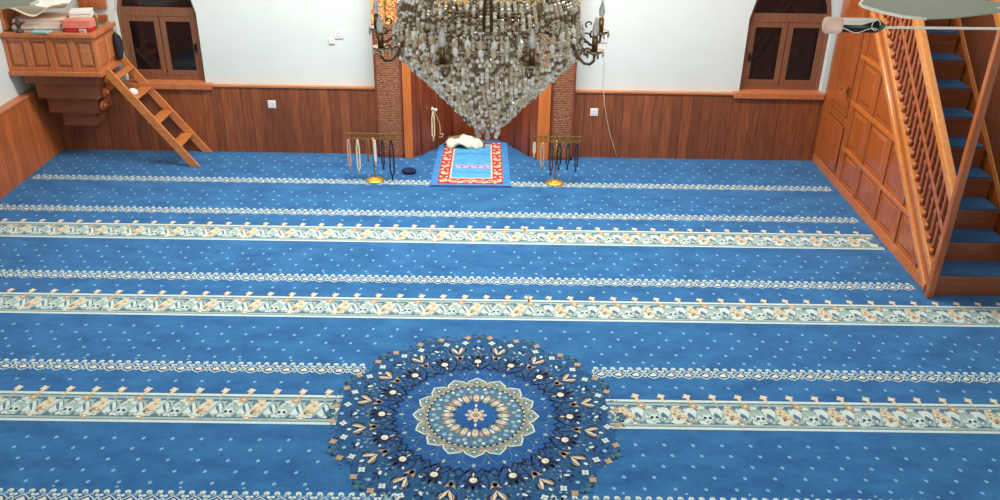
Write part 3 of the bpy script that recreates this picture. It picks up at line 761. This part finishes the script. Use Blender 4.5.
def crumple(name, c, r, mat, label, cat, seed, flat=.7, sx=1, sy=1):
    g = bmesh.new(); bmesh.ops.create_icosphere(g, subdivisions=3, radius=r); rr = random.Random(seed)
    ph = [Vector((rr.uniform(-1,1), rr.uniform(-1,1), rr.uniform(-1,1)))*9/r*.35 for _ in range(5)]
    for v in g.verts:
        k_ = 1+.13*sum(sin(v.co.dot(p)) for p in ph)/1.6
        v.co = Vector((v.co.x*sx*k_, v.co.y*sy*k_, max(v.co.z*flat*k_, -r*flat*.72)+r*flat*.72))
    me = bpy.data.meshes.new(name); g.to_mesh(me); g.free(); me.materials.append(mat)
    for p in me.polygons: p.use_smooth = True
    o = bpy.data.objects.new(name, me); COL.objects.link(o); o.location = c; return tag(o, label, cat)
crumple('dark_bag', (-3.56, 8.19, .955), .07, M['dkcloth'], 'limp dark cloth bag at the top of the pulpit ladder, against the window', 'bag', 4, 2.2, .55, .8)
crumple('plastic_bag', (lx(.665)-.05, 7.98, .667), .045, M['white'], 'small crumpled white plastic bag on the upper ladder tread', 'bag', 9, .8)

# ------------------------------------------------------------------ prayer rug, garment, cap
RM = [carpet_mat('rug_blue', (72, 150, 208), (48, 116, 184), 9), carpet_mat('rug_red', (206, 48, 44), (168, 28, 34), 14), carpet_mat('rug_cream', (240, 214, 186), (226, 186, 156), 30),
      carpet_mat('rug_field', (96, 184, 228), (66, 150, 206), 9), carpet_mat('rug_pink', (176, 168, 206), (128, 148, 200), 30), carpet_mat('rug_navy', (34, 66, 122), (22, 48, 96), 20)]
g = MB(); z = .004
rc = [(-.605, 7.445), (.150, 7.455), (.118, 8.62), (-.585, 8.62)]
def rp(u, v):   # u across, v away from the viewer
    a = Vector(rc[0]).lerp(Vector(rc[1]), u); b = Vector(rc[3]).lerp(Vector(rc[2]), u); return a.lerp(b, v)
def rq(u0, u1, v0, v1, lay, mi):
    g.add([(*rp(u, v), .010+lay*.0007) for u, v in ((u0, v0), (u1, v0), (u1, v1), (u0, v1))], [(0,1,2,3)], mi)
g.prism([(*rp(u, v), .0045) for u, v in ((0,0),(1,0),(1,1),(0,1))], (0, 0, .0055), 0)
rq(0, 1, 0, .02, 1, 5)
rq(.085, .905, .045, .99, 1, 1)
rq(.225, .775, .155, .94, 2, 2); rq(.245, .755, .170, .925, 3, 3)
rq(.27, .75, .37, .46, 4, 4); rq(.255, .745, .70, .72, 4, 0); rq(.255, .745, .28, .295, 4, 0)
def rcell(u, v, a, b, lay, mi, rot=0, n=7):
    c = rp(u, v); g.add([(c.x+a*cos(t)*cos(rot)-b*sin(t)*sin(rot), c.y+a*cos(t)*sin(rot)+b*sin(t)*cos(rot), .010+lay*.0007) for t in [2*pi*i/n for i in range(n)]], [tuple(range(n))], mi)
for s, uu in ((-1, .155), (1, .84)):
    for i in range(6):
        v = .12+i*.155; k_ = 1 if i % 2 else -1
        rcell(uu, v, .042, .050, 2, 2, .5*k_, 5); rcell(uu+.01*k_, v+.01, .020, .026, 3, 1, -.6*k_, 5); rcell(uu, v, .008, .014, 4, 2)
        rcell(uu+.038*s, v+.075, .026, .014, 2, 2, .9*k_, 5); rcell(uu-.034*s, v+.07, .022, .012, 2, 2, -1.1*k_, 5)
for i in range(4):
    u = .27+i*.155; k_ = 1 if i % 2 else -1
    rcell(u, .10, .060, .030, 2, 2, .5*k_, 5); rcell(u+.01, .10, .032, .013, 3, 1, .5*k_, 5); rcell(u+.075, .08, .018, .030, 2, 2, -.6*k_, 5); rcell(u+.07, .13, .024, .010, 2, 2, .4, 5)
for i in range(14): rcell(.27+i*.034, .395+.014*(i % 2), .011, .014, 5, 1 if i % 3 == 0 else 2, i)
tag(g.build('prayer_rug', RM, fix=False), 'blue prayer rug with red and cream border lying in the mihrab niche', 'prayer rug')
# crumpled garment: an arched, folded cloth
g = MB(); n = 26; m = 12; vs = []
sp_ = [(-.525, 8.52, .03), (-.49, 8.50, .10), (-.38, 8.50, .128), (-.26, 8.50, .122), (-.17, 8.50, .092), (-.115, 8.50, .035)]
def spl(t):
    t *= len(sp_)-1; i = min(int(t), len(sp_)-2); f = t-i; return Vector(sp_[i]).lerp(Vector(sp_[i+1]), f*f*(3-2*f) if False else f)
for i in range(n+1):
    t = i/n; c = spl(t); hy = .09*(1-.6*(2*t-1)**4)
    gap = math.exp(-((t-.42)/.10)**2)*.055                       # the hollow under its front edge
    for j in range(m+1):
        s = j/m; ang = pi*s
        y = c.y-hy*cos(ang)*1.1; z_ = .012+(c.z-.012)*sin(ang)**.75
        if s < .25: z_ += gap*(1-s*4)
        wob = .009*sin(23*t+5*s)+.006*sin(41*t-9*s)
        vs.append((c.x+.010*sin(12*s+4*t), y+wob, max(.0125, z_+wob*.8*sin(ang))))
fs = []; mis = []
for i in range(n):
    for j in range(m):
        a = i*(m+1)+j; brown = j >= 6 or (j >= 5 and (i < 10 or i > 17)) or (j >= 4 and 3 < i < 11) or (i > 23 and j > 2) or i < 1
        g.add([vs[a], vs[a+1], vs[a+m+2], vs[a+m+1]], [(0,1,2,3)], 1 if brown else 0, True)
o = g.build('folded_robe', [M['robe'], M['robe_b']])
bm = bmesh.new(); bm.from_mesh(o.data); bmesh.ops.remove_doubles(bm, verts=bm.verts, dist=.0004); bmesh.ops.recalc_face_normals(bm, faces=bm.faces); bm.to_mesh(o.data); bm.free()
md = o.modifiers.new('thick', 'SOLIDIFY'); md.thickness = .006; md.offset = -1
tag(o, 'crumpled cream and brown cloth garment heaped on the far end of the prayer rug', 'garment')
g = MB(); g.lathe([(.0, .0), (.062, .0), (.066, .02), (.058, .034), (.03, .038), (.0, .036)], (0, 0, 0), 20)
g.v = [(-.826+v[0]*1.08, 7.775+v[1]*.85, .004+v[2]) for v in g.v]
tag(g.build('knitted_skullcap', M['navy']), 'dark navy knitted cap lying flat on the carpet beside the rug', 'cap')

# ------------------------------------------------------------------ rosary stands
def stand(cx, cy, label):
    r_ = empty('rosary_stand', (cx, cy, 0), label, 'stand', 'brass rosary stands')
    MB().lathe([(.0, .003), (.082, .003), (.085, .012), (.06, .022), (.03, .03), (.014, .04), (.0, .04)], (cx, cy, 0), 24).build('base', M['gold'], r_)
    MB().lathe([(.007, .03), (.007, .2), (.012, .21), (.007, .22), (.007, .43)], (cx, cy, 0), 10).build('pole', M['brass'], r_)
    x0, x1 = cx-.235, cx+.230
    g = MB(); g.box((x0, cy-.006, .462), (x1, cy+.006, .470)).box((x0+.01, cy-.006, .412), (x1-.01, cy+.006, .420)); g.build('crossbar', M['brass'], r_, .002)
    g = MB(); nn = 9; w_ = (x1-x0-.02)/nn
    for i in range(nn):
        c = x0+.01+(i+.5)*w_
        for s in (-1, 1): g.tube([(c+s*(.004+.016*t), cy, .441+.018*sin(t*5.5)) for t in [q/8 for q in range(9)]], .0035, 5)
    g.build('scrollwork', M['brass'], r_)
    g = MB()
    for i in range(7):
        x = x0+.02+i*(x1-x0-.04)/6; g.tube([(x, cy, .414), (x, cy-.02, .405), (x, cy-.028, .415)], .003, 5)
    g.build('hooks', M['brass'], r_); return r_
SY = 7.57
stand(-1.125, SY, 'brass rosary stand on the carpet, on the corner pulpit side of the prayer niche')
stand(.560, SY, 'brass rosary stand on the carpet, on the minbar side of the prayer niche')
def bead_mat(n, c): return plain('beads_'+n, c, .3, 0, .2, 80)
BC = {'pinkish': (206, 164, 148), 'cream': (226, 214, 176), 'white': (236, 232, 224), 'dark grey': (44, 44, 50), 'black': (18, 22, 24), 'tan': (196, 168, 124),
      'brown': (74, 50, 38), 'dark green': (16, 46, 42), 'plum': (48, 26, 50), 'amber': (150, 96, 44), 'slate': (70, 92, 92)}
BM = {k_: bead_mat(k_.replace(' ', '_'), v) for k_, v in BC.items()}
def rosary(x, zt, zb, w_, colr, label, y=SY-.030, group='rosaries hanging from the stands', tassel=True):
    g = MB(); L = zt-zb-.05; n = max(8, int(L/.014)); br = .0088
    pts = []
    for i in range(n+1):
        t = i/n; z_ = zt-t*L; hw_ = w_/2*.68*min(1, .25+3*t)
        if t > .85: hw_ *= sqrt(max(0, 1-((t-.85)/.15)**2))
        pts.append((hw_, z_))
    for s in (-1, 1):
        for hw_, z_ in pts: g.ball((x+s*max(hw_, .001), y, z_), br, 6)
    if tassel:
        g.lathe([(.0, -.05), (.011, -.048), (.006, -.018), (.008, -.01), (.004, 0)], (x, y, zb+.055), 6)
    g.tube([(x, y+.006, zt+.004), (x, y, zt)], .003, 5)
    return tag(g.build('rosary', BM[colr]), label, 'rosary', group)
for x, zb, w_, c, lb in ((-1.345, .10, .03, 'pinkish', 'pinkish rosary at the pulpit end of its stand'), (-1.262, .07, .035, 'cream', 'cream rosary hanging second from the pulpit end'),
      (-1.105, .15, .016, 'white', 'thin white rosary hanging beside the stand pole'), (-1.035, .12, .03, 'dark grey', 'short dark grey rosary between the pole and the black rosary'),
      (-.955, .02, .05, 'black', 'long black rosary reaching almost to the carpet'), (-1.17, .20, .03, 'amber', 'short amber rosary behind the thin white one'),
      (.355, .26, .022, 'cream', 'short cream rosary at the niche end of its stand'), (.430, .14, .04, 'tan', 'tan rosary with a wide loop, second from the niche end'),
      (.515, .09, .035, 'brown', 'long dark brown rosary hanging against the pole'), (.585, .145, .045, 'black', 'black rosary with a rounded loop on the minbar side stand'),
      (.665, .15, .035, 'dark green', 'dark green rosary second from the minbar end'), (.745, .13, .035, 'plum', 'plum rosary at the minbar end of its stand')):
    rosary(x, .408, zb, w_, c, lb)
# hook with rosaries inside the niche (on the angled board)
hy = 8.392; hx = -.648
hk = empty('wall_hook', (hx, hy, .45), 'white knobbed wall hook fixed to the niche boards', 'hook')
MB().lathe([(.02, 0), (.02, .006), (.008, .01), (.008, .03), (.016, .036), (.018, .05), (.0, .06)], (hx+.012, hy-.012, .44), 12, axis=(.8, -.55, 0)).build('knob', M['white'], hk)
MB().box((hx-.004, hy-.012, .405), (hx+.022, hy-.002, .475)).build('hook_plate', M['brass'], hk, .002)
rosary(hx+.02, .42, .11, .035, 'cream', 'cream rosary with tassel hanging from the niche hook', hy-.05, 'rosaries on the niche hook')
g = MB(); pts = [(hx+.04+.03*sin(t*.5)+.035*(t/6), hy-.055, .42-.045*t) for t in range(6)]+[(hx+.12, hy-.06, .20), (hx+.11, hy-.06, .165), (hx+.07, hy-.06, .165)]
for a, b in zip(pts, pts[1:]):
    for q in range(4): g.ball(Vector(a).lerp(Vector(b), q/4), .0058, 6)
tag(g.build('rosary', BM['tan']), 'tan curled string of beads hanging beside the cream one on the niche hook', 'rosary', 'rosaries on the niche hook')

# ------------------------------------------------------------------ sockets, plates, cable
def plate(x, z, w_, y, label, hole=True):
    r_ = empty('wall_socket', (x, y, z-w_/2), label, 'socket')
    MB().box((x-w_/2, y-.010, z-w_/2), (x+w_/2, y-.001, z+w_/2)).build('cover', M['white'], r_, .003)
    if hole: MB().lathe([(.024, 0), (.024, .003), (.019, .003), (.017, .0015), (0, .0015)], (x, y-.010, z), 16, axis=(0, -1, 0)).build('insert', M['white'], r_)
plate(-2.196, .505, .078, YB, 'white socket on the brown panelling near the ladder')
plate(.963, .477, .078, YB, 'white socket on the brown panelling near the minbar side rosary stand')
plate(-1.504, 1.192, .085, YW, 'pale switch plate on the white wall, the larger of two')
plate(-1.575, 1.125, .06, YW, 'small pale switch plate just below the larger one')
plate(1.000, 1.196, .085, YW, 'pale switch plate on the white wall behind the chandelier candle')
g = MB(); pts = [(1.02, YW-.004, 1.15), (1.03, YW-.004, .9), (1.035, YW-.004, .71), (1.04, YB-.018, .695), (1.06, YB-.006, .55), (1.12, YB-.006, .30), (1.19, YB-.006, .10), (1.225, YB-.008, .006)]
g.tube(pts, .003, 6); tag(g.build('cable', M['cable']), 'thin white cable running down the wall from the switch plate', 'cable')

# ------------------------------------------------------------------ chandelier
CX, CY = -.04, 4.0
ch = empty('chandelier', (CX, CY, 1.75), 'large crystal chandelier with brass candle arms hanging over the carpet', 'chandelier')
def ring(r, z, tr, name, mat):
    MB().tube([(CX+r*cos(a), CY+r*sin(a), z) for a in [2*pi*i/64 for i in range(64)]], tr, 8, closed=True).build(name, mat, ch)
prof = [(2.245, .428), (2.18, .424), (2.14, .385), (2.05, .298), (1.95, .203), (1.87, .128), (1.82, .082), (1.80, .066)]
def rad(z):
    for (za, ra), (zb, rb_) in zip(prof, prof[1:]):
        if zb <= z <= za: return rb_+(ra-rb_)*(z-zb)/(za-zb)
    return prof[-1][1]
z = 2.252; row = 0
while z > 1.815:
    r_ = rad(z); nb = int(2*pi*r_/.0205); g = MB(); big = row % 5 == 4
    for i in range(nb):
        a = 2*pi*(i+.5*(row % 2))/nb; rr = random.Random(row*1000+i)
        rj = r_+rr.uniform(-.006, .006)
        g.gem((CX+rj*cos(a), CY+rj*sin(a), z+rr.uniform(-.003, .003)), .0102 if not big else .0112, .0112, 0, rr.uniform(0, 3), 6)
    g.build('bead_row', M['crystal'], ch)
    z -= .0195; row += 1
GEMW = (0, 0, 0, 1, 1, 3)
# dangling ends below
for k_ in range(7):
    a = 2*pi*k_/7+.25; g = MB()
    for j in range(3): g.gem((CX+(.062-.003*j)*cos(a), CY+(.062-.003*j)*sin(a), 1.812-.017*j), .010, .011)
    g.gem((CX+.052*cos(a), CY+.052*sin(a), 1.765), .012, .018); g.build('bead_tail', M['crystal'], ch)
g = MB(); g.tube([(CX, CY, 2.2), (CX, CY, 1.79)], .004, 6); g.ball((CX, CY, 1.785), .011, 10); g.gem((CX, CY, 1.762), .012, .014, n=8); g.build('centre_drop', M['crystal'], ch)
ring(.428, 2.252, .004, 'lower_ring', M['antique'])
ring(.400, 2.335, .004, 'upper_ring', M['antique'])
def pear(g, x, y, zt, s=1., rot=0):
    g.gem((x, y, zt-.006*s), .005*s, .006*s, 0, rot); g.gem((x, y, zt-.034*s), .0145*s, .024*s, 0, rot, 8)
for rr_, zt, nn, s_ in ((.405, 2.330, 46, 1.15), (.425, 2.296, 50, 1.0)):
    for i in range(nn):
        a = 2*pi*i/nn; g = MB(); pear(g, CX+rr_*cos(a), CY+rr_*sin(a), zt, s_, a); g.build('crystal_drop', M['crystal'], ch)
GEMW = (0, 0, 0, 2, 2, 2, 1, 3)
# strands from the upper ring to the crown
nS = 84
for i in range(nS):
    a = 2*pi*i/nS; g = MB(); J = 34
    for j in range(J):
        t = j/(J-1); r_ = .13+.275*cos(pi/2*t)**1.5; z_ = 2.342+.42*t
        g.gem((CX+r_*cos(a), CY+r_*sin(a), z_), .0105, .0095, 0, a+j)
    g.build('bead_strand', M['crystal'], ch)
for i in range(64):                                            # short strands between the two rings
    a = 2*pi*(i+.5)/64; g = MB()
    for j in range(7): 
        t = j/6; r_ = .395+.03*t
        g.gem((CX+r_*cos(a), CY+r_*sin(a), 2.33-.075*t-.018*sin(pi*t)), .0100, .0095, 0, a)
    g.build('bead_swag', M['crystal'], ch)
g = MB()
for i in range(9):
    a = R(10+40*i); g.tube([(CX+r_*cos(a), CY+r_*sin(a), z_) for r_, z_ in ((.03, 2.33), (.15, 2.31), (.30, 2.29), (.40, 2.262), (.436, 2.25))], .007, 6)
g.build('spokes', M['antique'], ch)
ring(.13, 2.77, .010, 'crown_ring', M['antique'])
g = MB(); g.lathe([(.0, 2.24), (.03, 2.26), (.045, 2.33), (.02, 2.40), (.018, 2.6), (.05, 2.70), (.13, 2.76), (.14, 2.80), (.06, 2.88), (.02, 3.05), (.0, 3.06)], (CX, CY, 0), 20); g.build('stem', M['antique'], ch)
g = MB()                                                       # chain of links up to the ceiling
zc = 3.05; i = 0
while zc < ZC-.06:
    pl = [(cos(t)*.013, sin(t)*.026) for t in [2*pi*q/10 for q in range(10)]]
    g.tube([(CX+(u if i % 2 else 0), CY+(0 if i % 2 else u), zc+v+.026) for u, v in pl], .0035, 5, closed=True); zc += .042; i += 1
g.build('chain', M['antique'], ch)
MB().lathe([(.09, ZC-.001), (.085, ZC-.02), (.03, ZC-.06), (.0, ZC-.07)], (CX, CY, 0), 20).build('ceiling_rose', M['antique'], ch)
# nine candle arms
AR = .53
for i in range(9):
    a = R(10+40*i); d = Vector((cos(a), sin(a), 0)); o = Vector((CX, CY, 0)); t_ = Vector((-sin(a), cos(a), 0))
    def q(r_, z_, s=0): return o+d*r_+Vector((0, 0, z_))+t_*s
    arm = MB()
    S_ = [(.434, 2.245), (.455, 2.205), (.485, 2.180), (.512, 2.180), (.53, 2.198), (.532, 2.235)]
    arm.tube([q(*p) for p in S_], .0065, 7)
    arm.tube([q(.462+.022*cos(t), 2.215+.022*sin(t)) for t in [j*.6 for j in range(9)]], .0045, 6)
    arm.tube([q(.50+.018*cos(t), 2.232+.018*sin(t)) for t in [j*.6 for j in range(9)]], .004, 6)
    arm.tube([q(.47+.014*cos(t), 2.275+.014*sin(t)) for t in [j*.6 for j in range(8)]], .004, 6)
    arm = arm.build('candle_arm', M['antique'], ch)
    c = q(AR, 0)
    MB().lathe([(.006, 2.222), (.03, 2.232), (.040, 2.246), (.037, 2.247), (.012, 2.238), (.0, 2.238)], (c.x, c.y, 0), 16).build('drip_pan', M['antique'], arm)
    MB().lathe([(.013, 2.238), (.013, 2.305), (.010, 2.308), (.0, 2.308)], (c.x, c.y, 0), 10).build('candle_sleeve', M['antique'] if i not in (0,) else M['brass'], arm)
    MB().lathe([(.008, 2.307), (.013, 2.322), (.015, 2.338), (.010, 2.360), (.003, 2.385), (.0, 2.388)], (c.x, c.y, 0), 10).build('candle_bulb', M['bulb'], arm)
    g = MB().tube([(c.x+.036*cos(t), c.y+.036*sin(t), 2.238) for t in [2*pi*q_/16 for q_ in range(16)]], .002, 4, closed=True)
    for j in range(5):
        b = 2*pi*j/5; g.gem((c.x+.038*cos(b), c.y+.038*sin(b), 2.226), .006, .014, 0, b)
    g.build('pan_drops', M['crystal'], arm)

# ------------------------------------------------------------------ ceiling fans
def fan(cx, cy, z, a0, label, ps=1):
    f = empty('ceiling_fan', (cx, cy, z), label, 'fan')
    MB().lathe([(.0, z-.06), (.06, z-.055), (.10, z-.02), (.10, z+.03), (.06, z+.06), (.02, z+.08), (.0, z+.08)], (cx, cy, 0), 24).build('motor', M['fan'], f)
    MB().lathe([(.011, z+.07), (.011, ZC-.05), (.05, ZC-.03), (.06, ZC-.002), (.0, ZC-.002)], (cx, cy, 0), 12).build('down_rod', M['fan'], f)
    for k_ in range(3):
        a = a0+2*pi*k_/3; d = Vector((cos(a), sin(a), 0)); n_ = Vector((-sin(a), cos(a), 0)); pt = R(13)
        u_ = n_*cos(pt)+Vector((0, 0, 1))*sin(pt)*ps
        out = [(.10, -.028), (.16, -.034), (.25, -.062), (.34, -.088), (.43, -.100), (.50, -.088), (.56, -.058), (.61, -.018), (.615, .0), (.60, .022), (.52, .055), (.40, .066), (.25, .060), (.14, .040), (.10, .030)]
        o0 = Vector((cx, cy, z))
        if d.x > 0: sgn = 1
        sgn = 1 if d.x < 0 else 1
        top = [o0+d*p[0]+u_*(-p[1]) for p in out]
        nn = len(out); th = d.cross(u_).normalized()*.0045
        g = MB().prism(top, th, 0)
        bl = g.build('blade', M['fan'], f)
        rim = MB().tube([o0+d*p[0]+u_*(-p[1])+th/2 for p in out[4:10]], .0055, 6); rim.build('blade_rim', M['fan_e'], bl)
        MB().bar(o0+d*.07, o0+d*.17, .03, .008).build('blade_bracket', M['fan_e'], f, .002)
fan(1.815, 2.93, 2.612, pi-.03, 'pale grey ceiling fan hanging near the minbar', -1)
fan(-2.14, 2.93, 2.575, 0.03, 'pale grey ceiling fan hanging near the corner pulpit')

# ------------------------------------------------------------------ white rod with taped end
rd = empty('wall_rod', (2.6, 3.0, 2.53), 'thin white rod with a black and white taped end, reaching out before the minbar', 'rod')
ax0 = Vector((1.115, 3.0, 2.532)); 
MB().tube([(1.30, 3.0, 2.527), (XR-.002, 3.0, 2.545)], .0045, 8).build('rod', M['fan_e'], rd)
MB().lathe([(.0, 0), (.024, 0), (.0285, .006), (.0285, .048), (.0255, .056), (.0, .056)], ax0, 16, axis=(1, 0, 0)).build('white_cap', M['pinkp'], rd)
MB().lathe([(.0, .056), (.0235, .056), (.0235, .178), (.020, .186), (.0, .186)], ax0, 16, axis=(1, 0, 0)).build('black_sleeve', M['black'], rd)
g = MB()
g.lathe([(.0, .180), (.018, .180), (.015, .196), (.006, .206), (.0, .206)], ax0, 14, axis=(1, 0, 0)); g.build('green_plug', M['rubgreen'], rd)
g = MB(); n = 10                                               # white paper half-wrapped round the top of the sleeve
for i in range(n):
    t0, t1 = .05+i*1.9/n, .05+(i+1)*1.9/n; xa, xb = ax0.x+.052, ax0.x+.178
    rr = .0252
    f_ = lambda t: (3.0-rr*cos(t), 2.532+rr*sin(t))
    (ya, za), (yb, zb_) = f_(t0+.25), f_(t1+.25); xe_ = xb-.06*max(0, 1-i/4)
    xe2 = xb-.06*max(0, 1-(i+1)/4)
    g.add([(xa, ya, za), (xe_, ya, za), (xe2, yb, zb_), (xa, yb, zb_)], [(0,1,2,3)])
wp = g.build('paper_wrap', M['white'], rd); wp.modifiers.new('t', 'SOLIDIFY').thickness = .001
g = MB(); g.tube([(ax0.x+.02+.155*t, 3.0-.027, 2.522+.008*sin(9*t)) for t in [i/12 for i in range(13)]], .0016, 5)
g.tube([(ax0.x+.165+.014*cos(t), 3.0-.026, 2.540+.018*sin(t)) for t in [i*.5 for i in range(11)]], .0016, 5); g.build('wire', M['fan_e'], rd)

# ------------------------------------------------------------------ light
def area(name, loc, size, energy, color=(1, 1, 1), rot=(0, 0, 0), sy=None):
    l = bpy.data.lights.new(name, 'AREA'); l.size = size; l.energy = energy; l.color = color
    if sy: l.shape = 'RECTANGLE'; l.size_y = sy
    o = bpy.data.objects.new(name, l); COL.objects.link(o); o.location = loc; o.rotation_euler = rot; return o
area('lamp_front', (-.3, 6.7, 3.75), 5.0, 275, (1, .975, .93), sy=.5)
area('lamp_mid', (0, 4.2, ZC-.03), 5.5, 40, (.97, .98, 1), sy=.6)
area('fill_chandelier', (0, .1, 2.35), 3.2, 62, (1, .95, .86), (R(84), 0, 0), sy=.35)  # added fill light, brightens the near side of the chandelier
l = bpy.data.lights.new('mihrab_lamp', 'POINT'); l.energy = 9; l.color = (1, .80, .45); l.shadow_soft_size = .06
o = bpy.data.objects.new('mihrab_lamp', l); COL.objects.link(o); o.location = (MX, 7.85, 1.95)

w = bpy.data.worlds.new('night'); sc.world = w; w.use_nodes = True
w.node_tree.nodes['Background'].inputs[0].default_value = (.05, .043, .046, 1); w.node_tree.nodes['Background'].inputs[1].default_value = 1

# ------------------------------------------------------------------ camera
pitch, yaw, roll, F = 4.76777203e-01, 7.64324565e-03, 1.84570163e-02, 873.846
fw = Vector((sin(yaw)*cos(pitch), cos(yaw)*cos(pitch), -sin(pitch)))
r0 = Vector((cos(yaw), -sin(yaw), 0)); u0 = r0.cross(fw)
r2 = r0*cos(roll)+u0*sin(roll); u2 = -r0*sin(roll)+u0*cos(roll)
cam = bpy.data.cameras.new('camera'); cam.sensor_width = 36; cam.lens = F/1000*36; cam.clip_start = .05
co = bpy.data.objects.new('camera', cam); COL.objects.link(co)
mt = Matrix((r2, u2, -fw)).transposed().to_4x4(); mt.translation = Vector((0, 0, 3.2)); co.matrix_world = mt
sc.camera = co
sc.view_settings.view_transform = 'Standard'; sc.view_settings.look = 'None'
sc.view_settings.exposure = 0; sc.view_settings.gamma = 1; sc.view_settings.use_curve_mapping = False
for ob in bpy.data.objects:
    if '_w' in ob: del ob['_w']
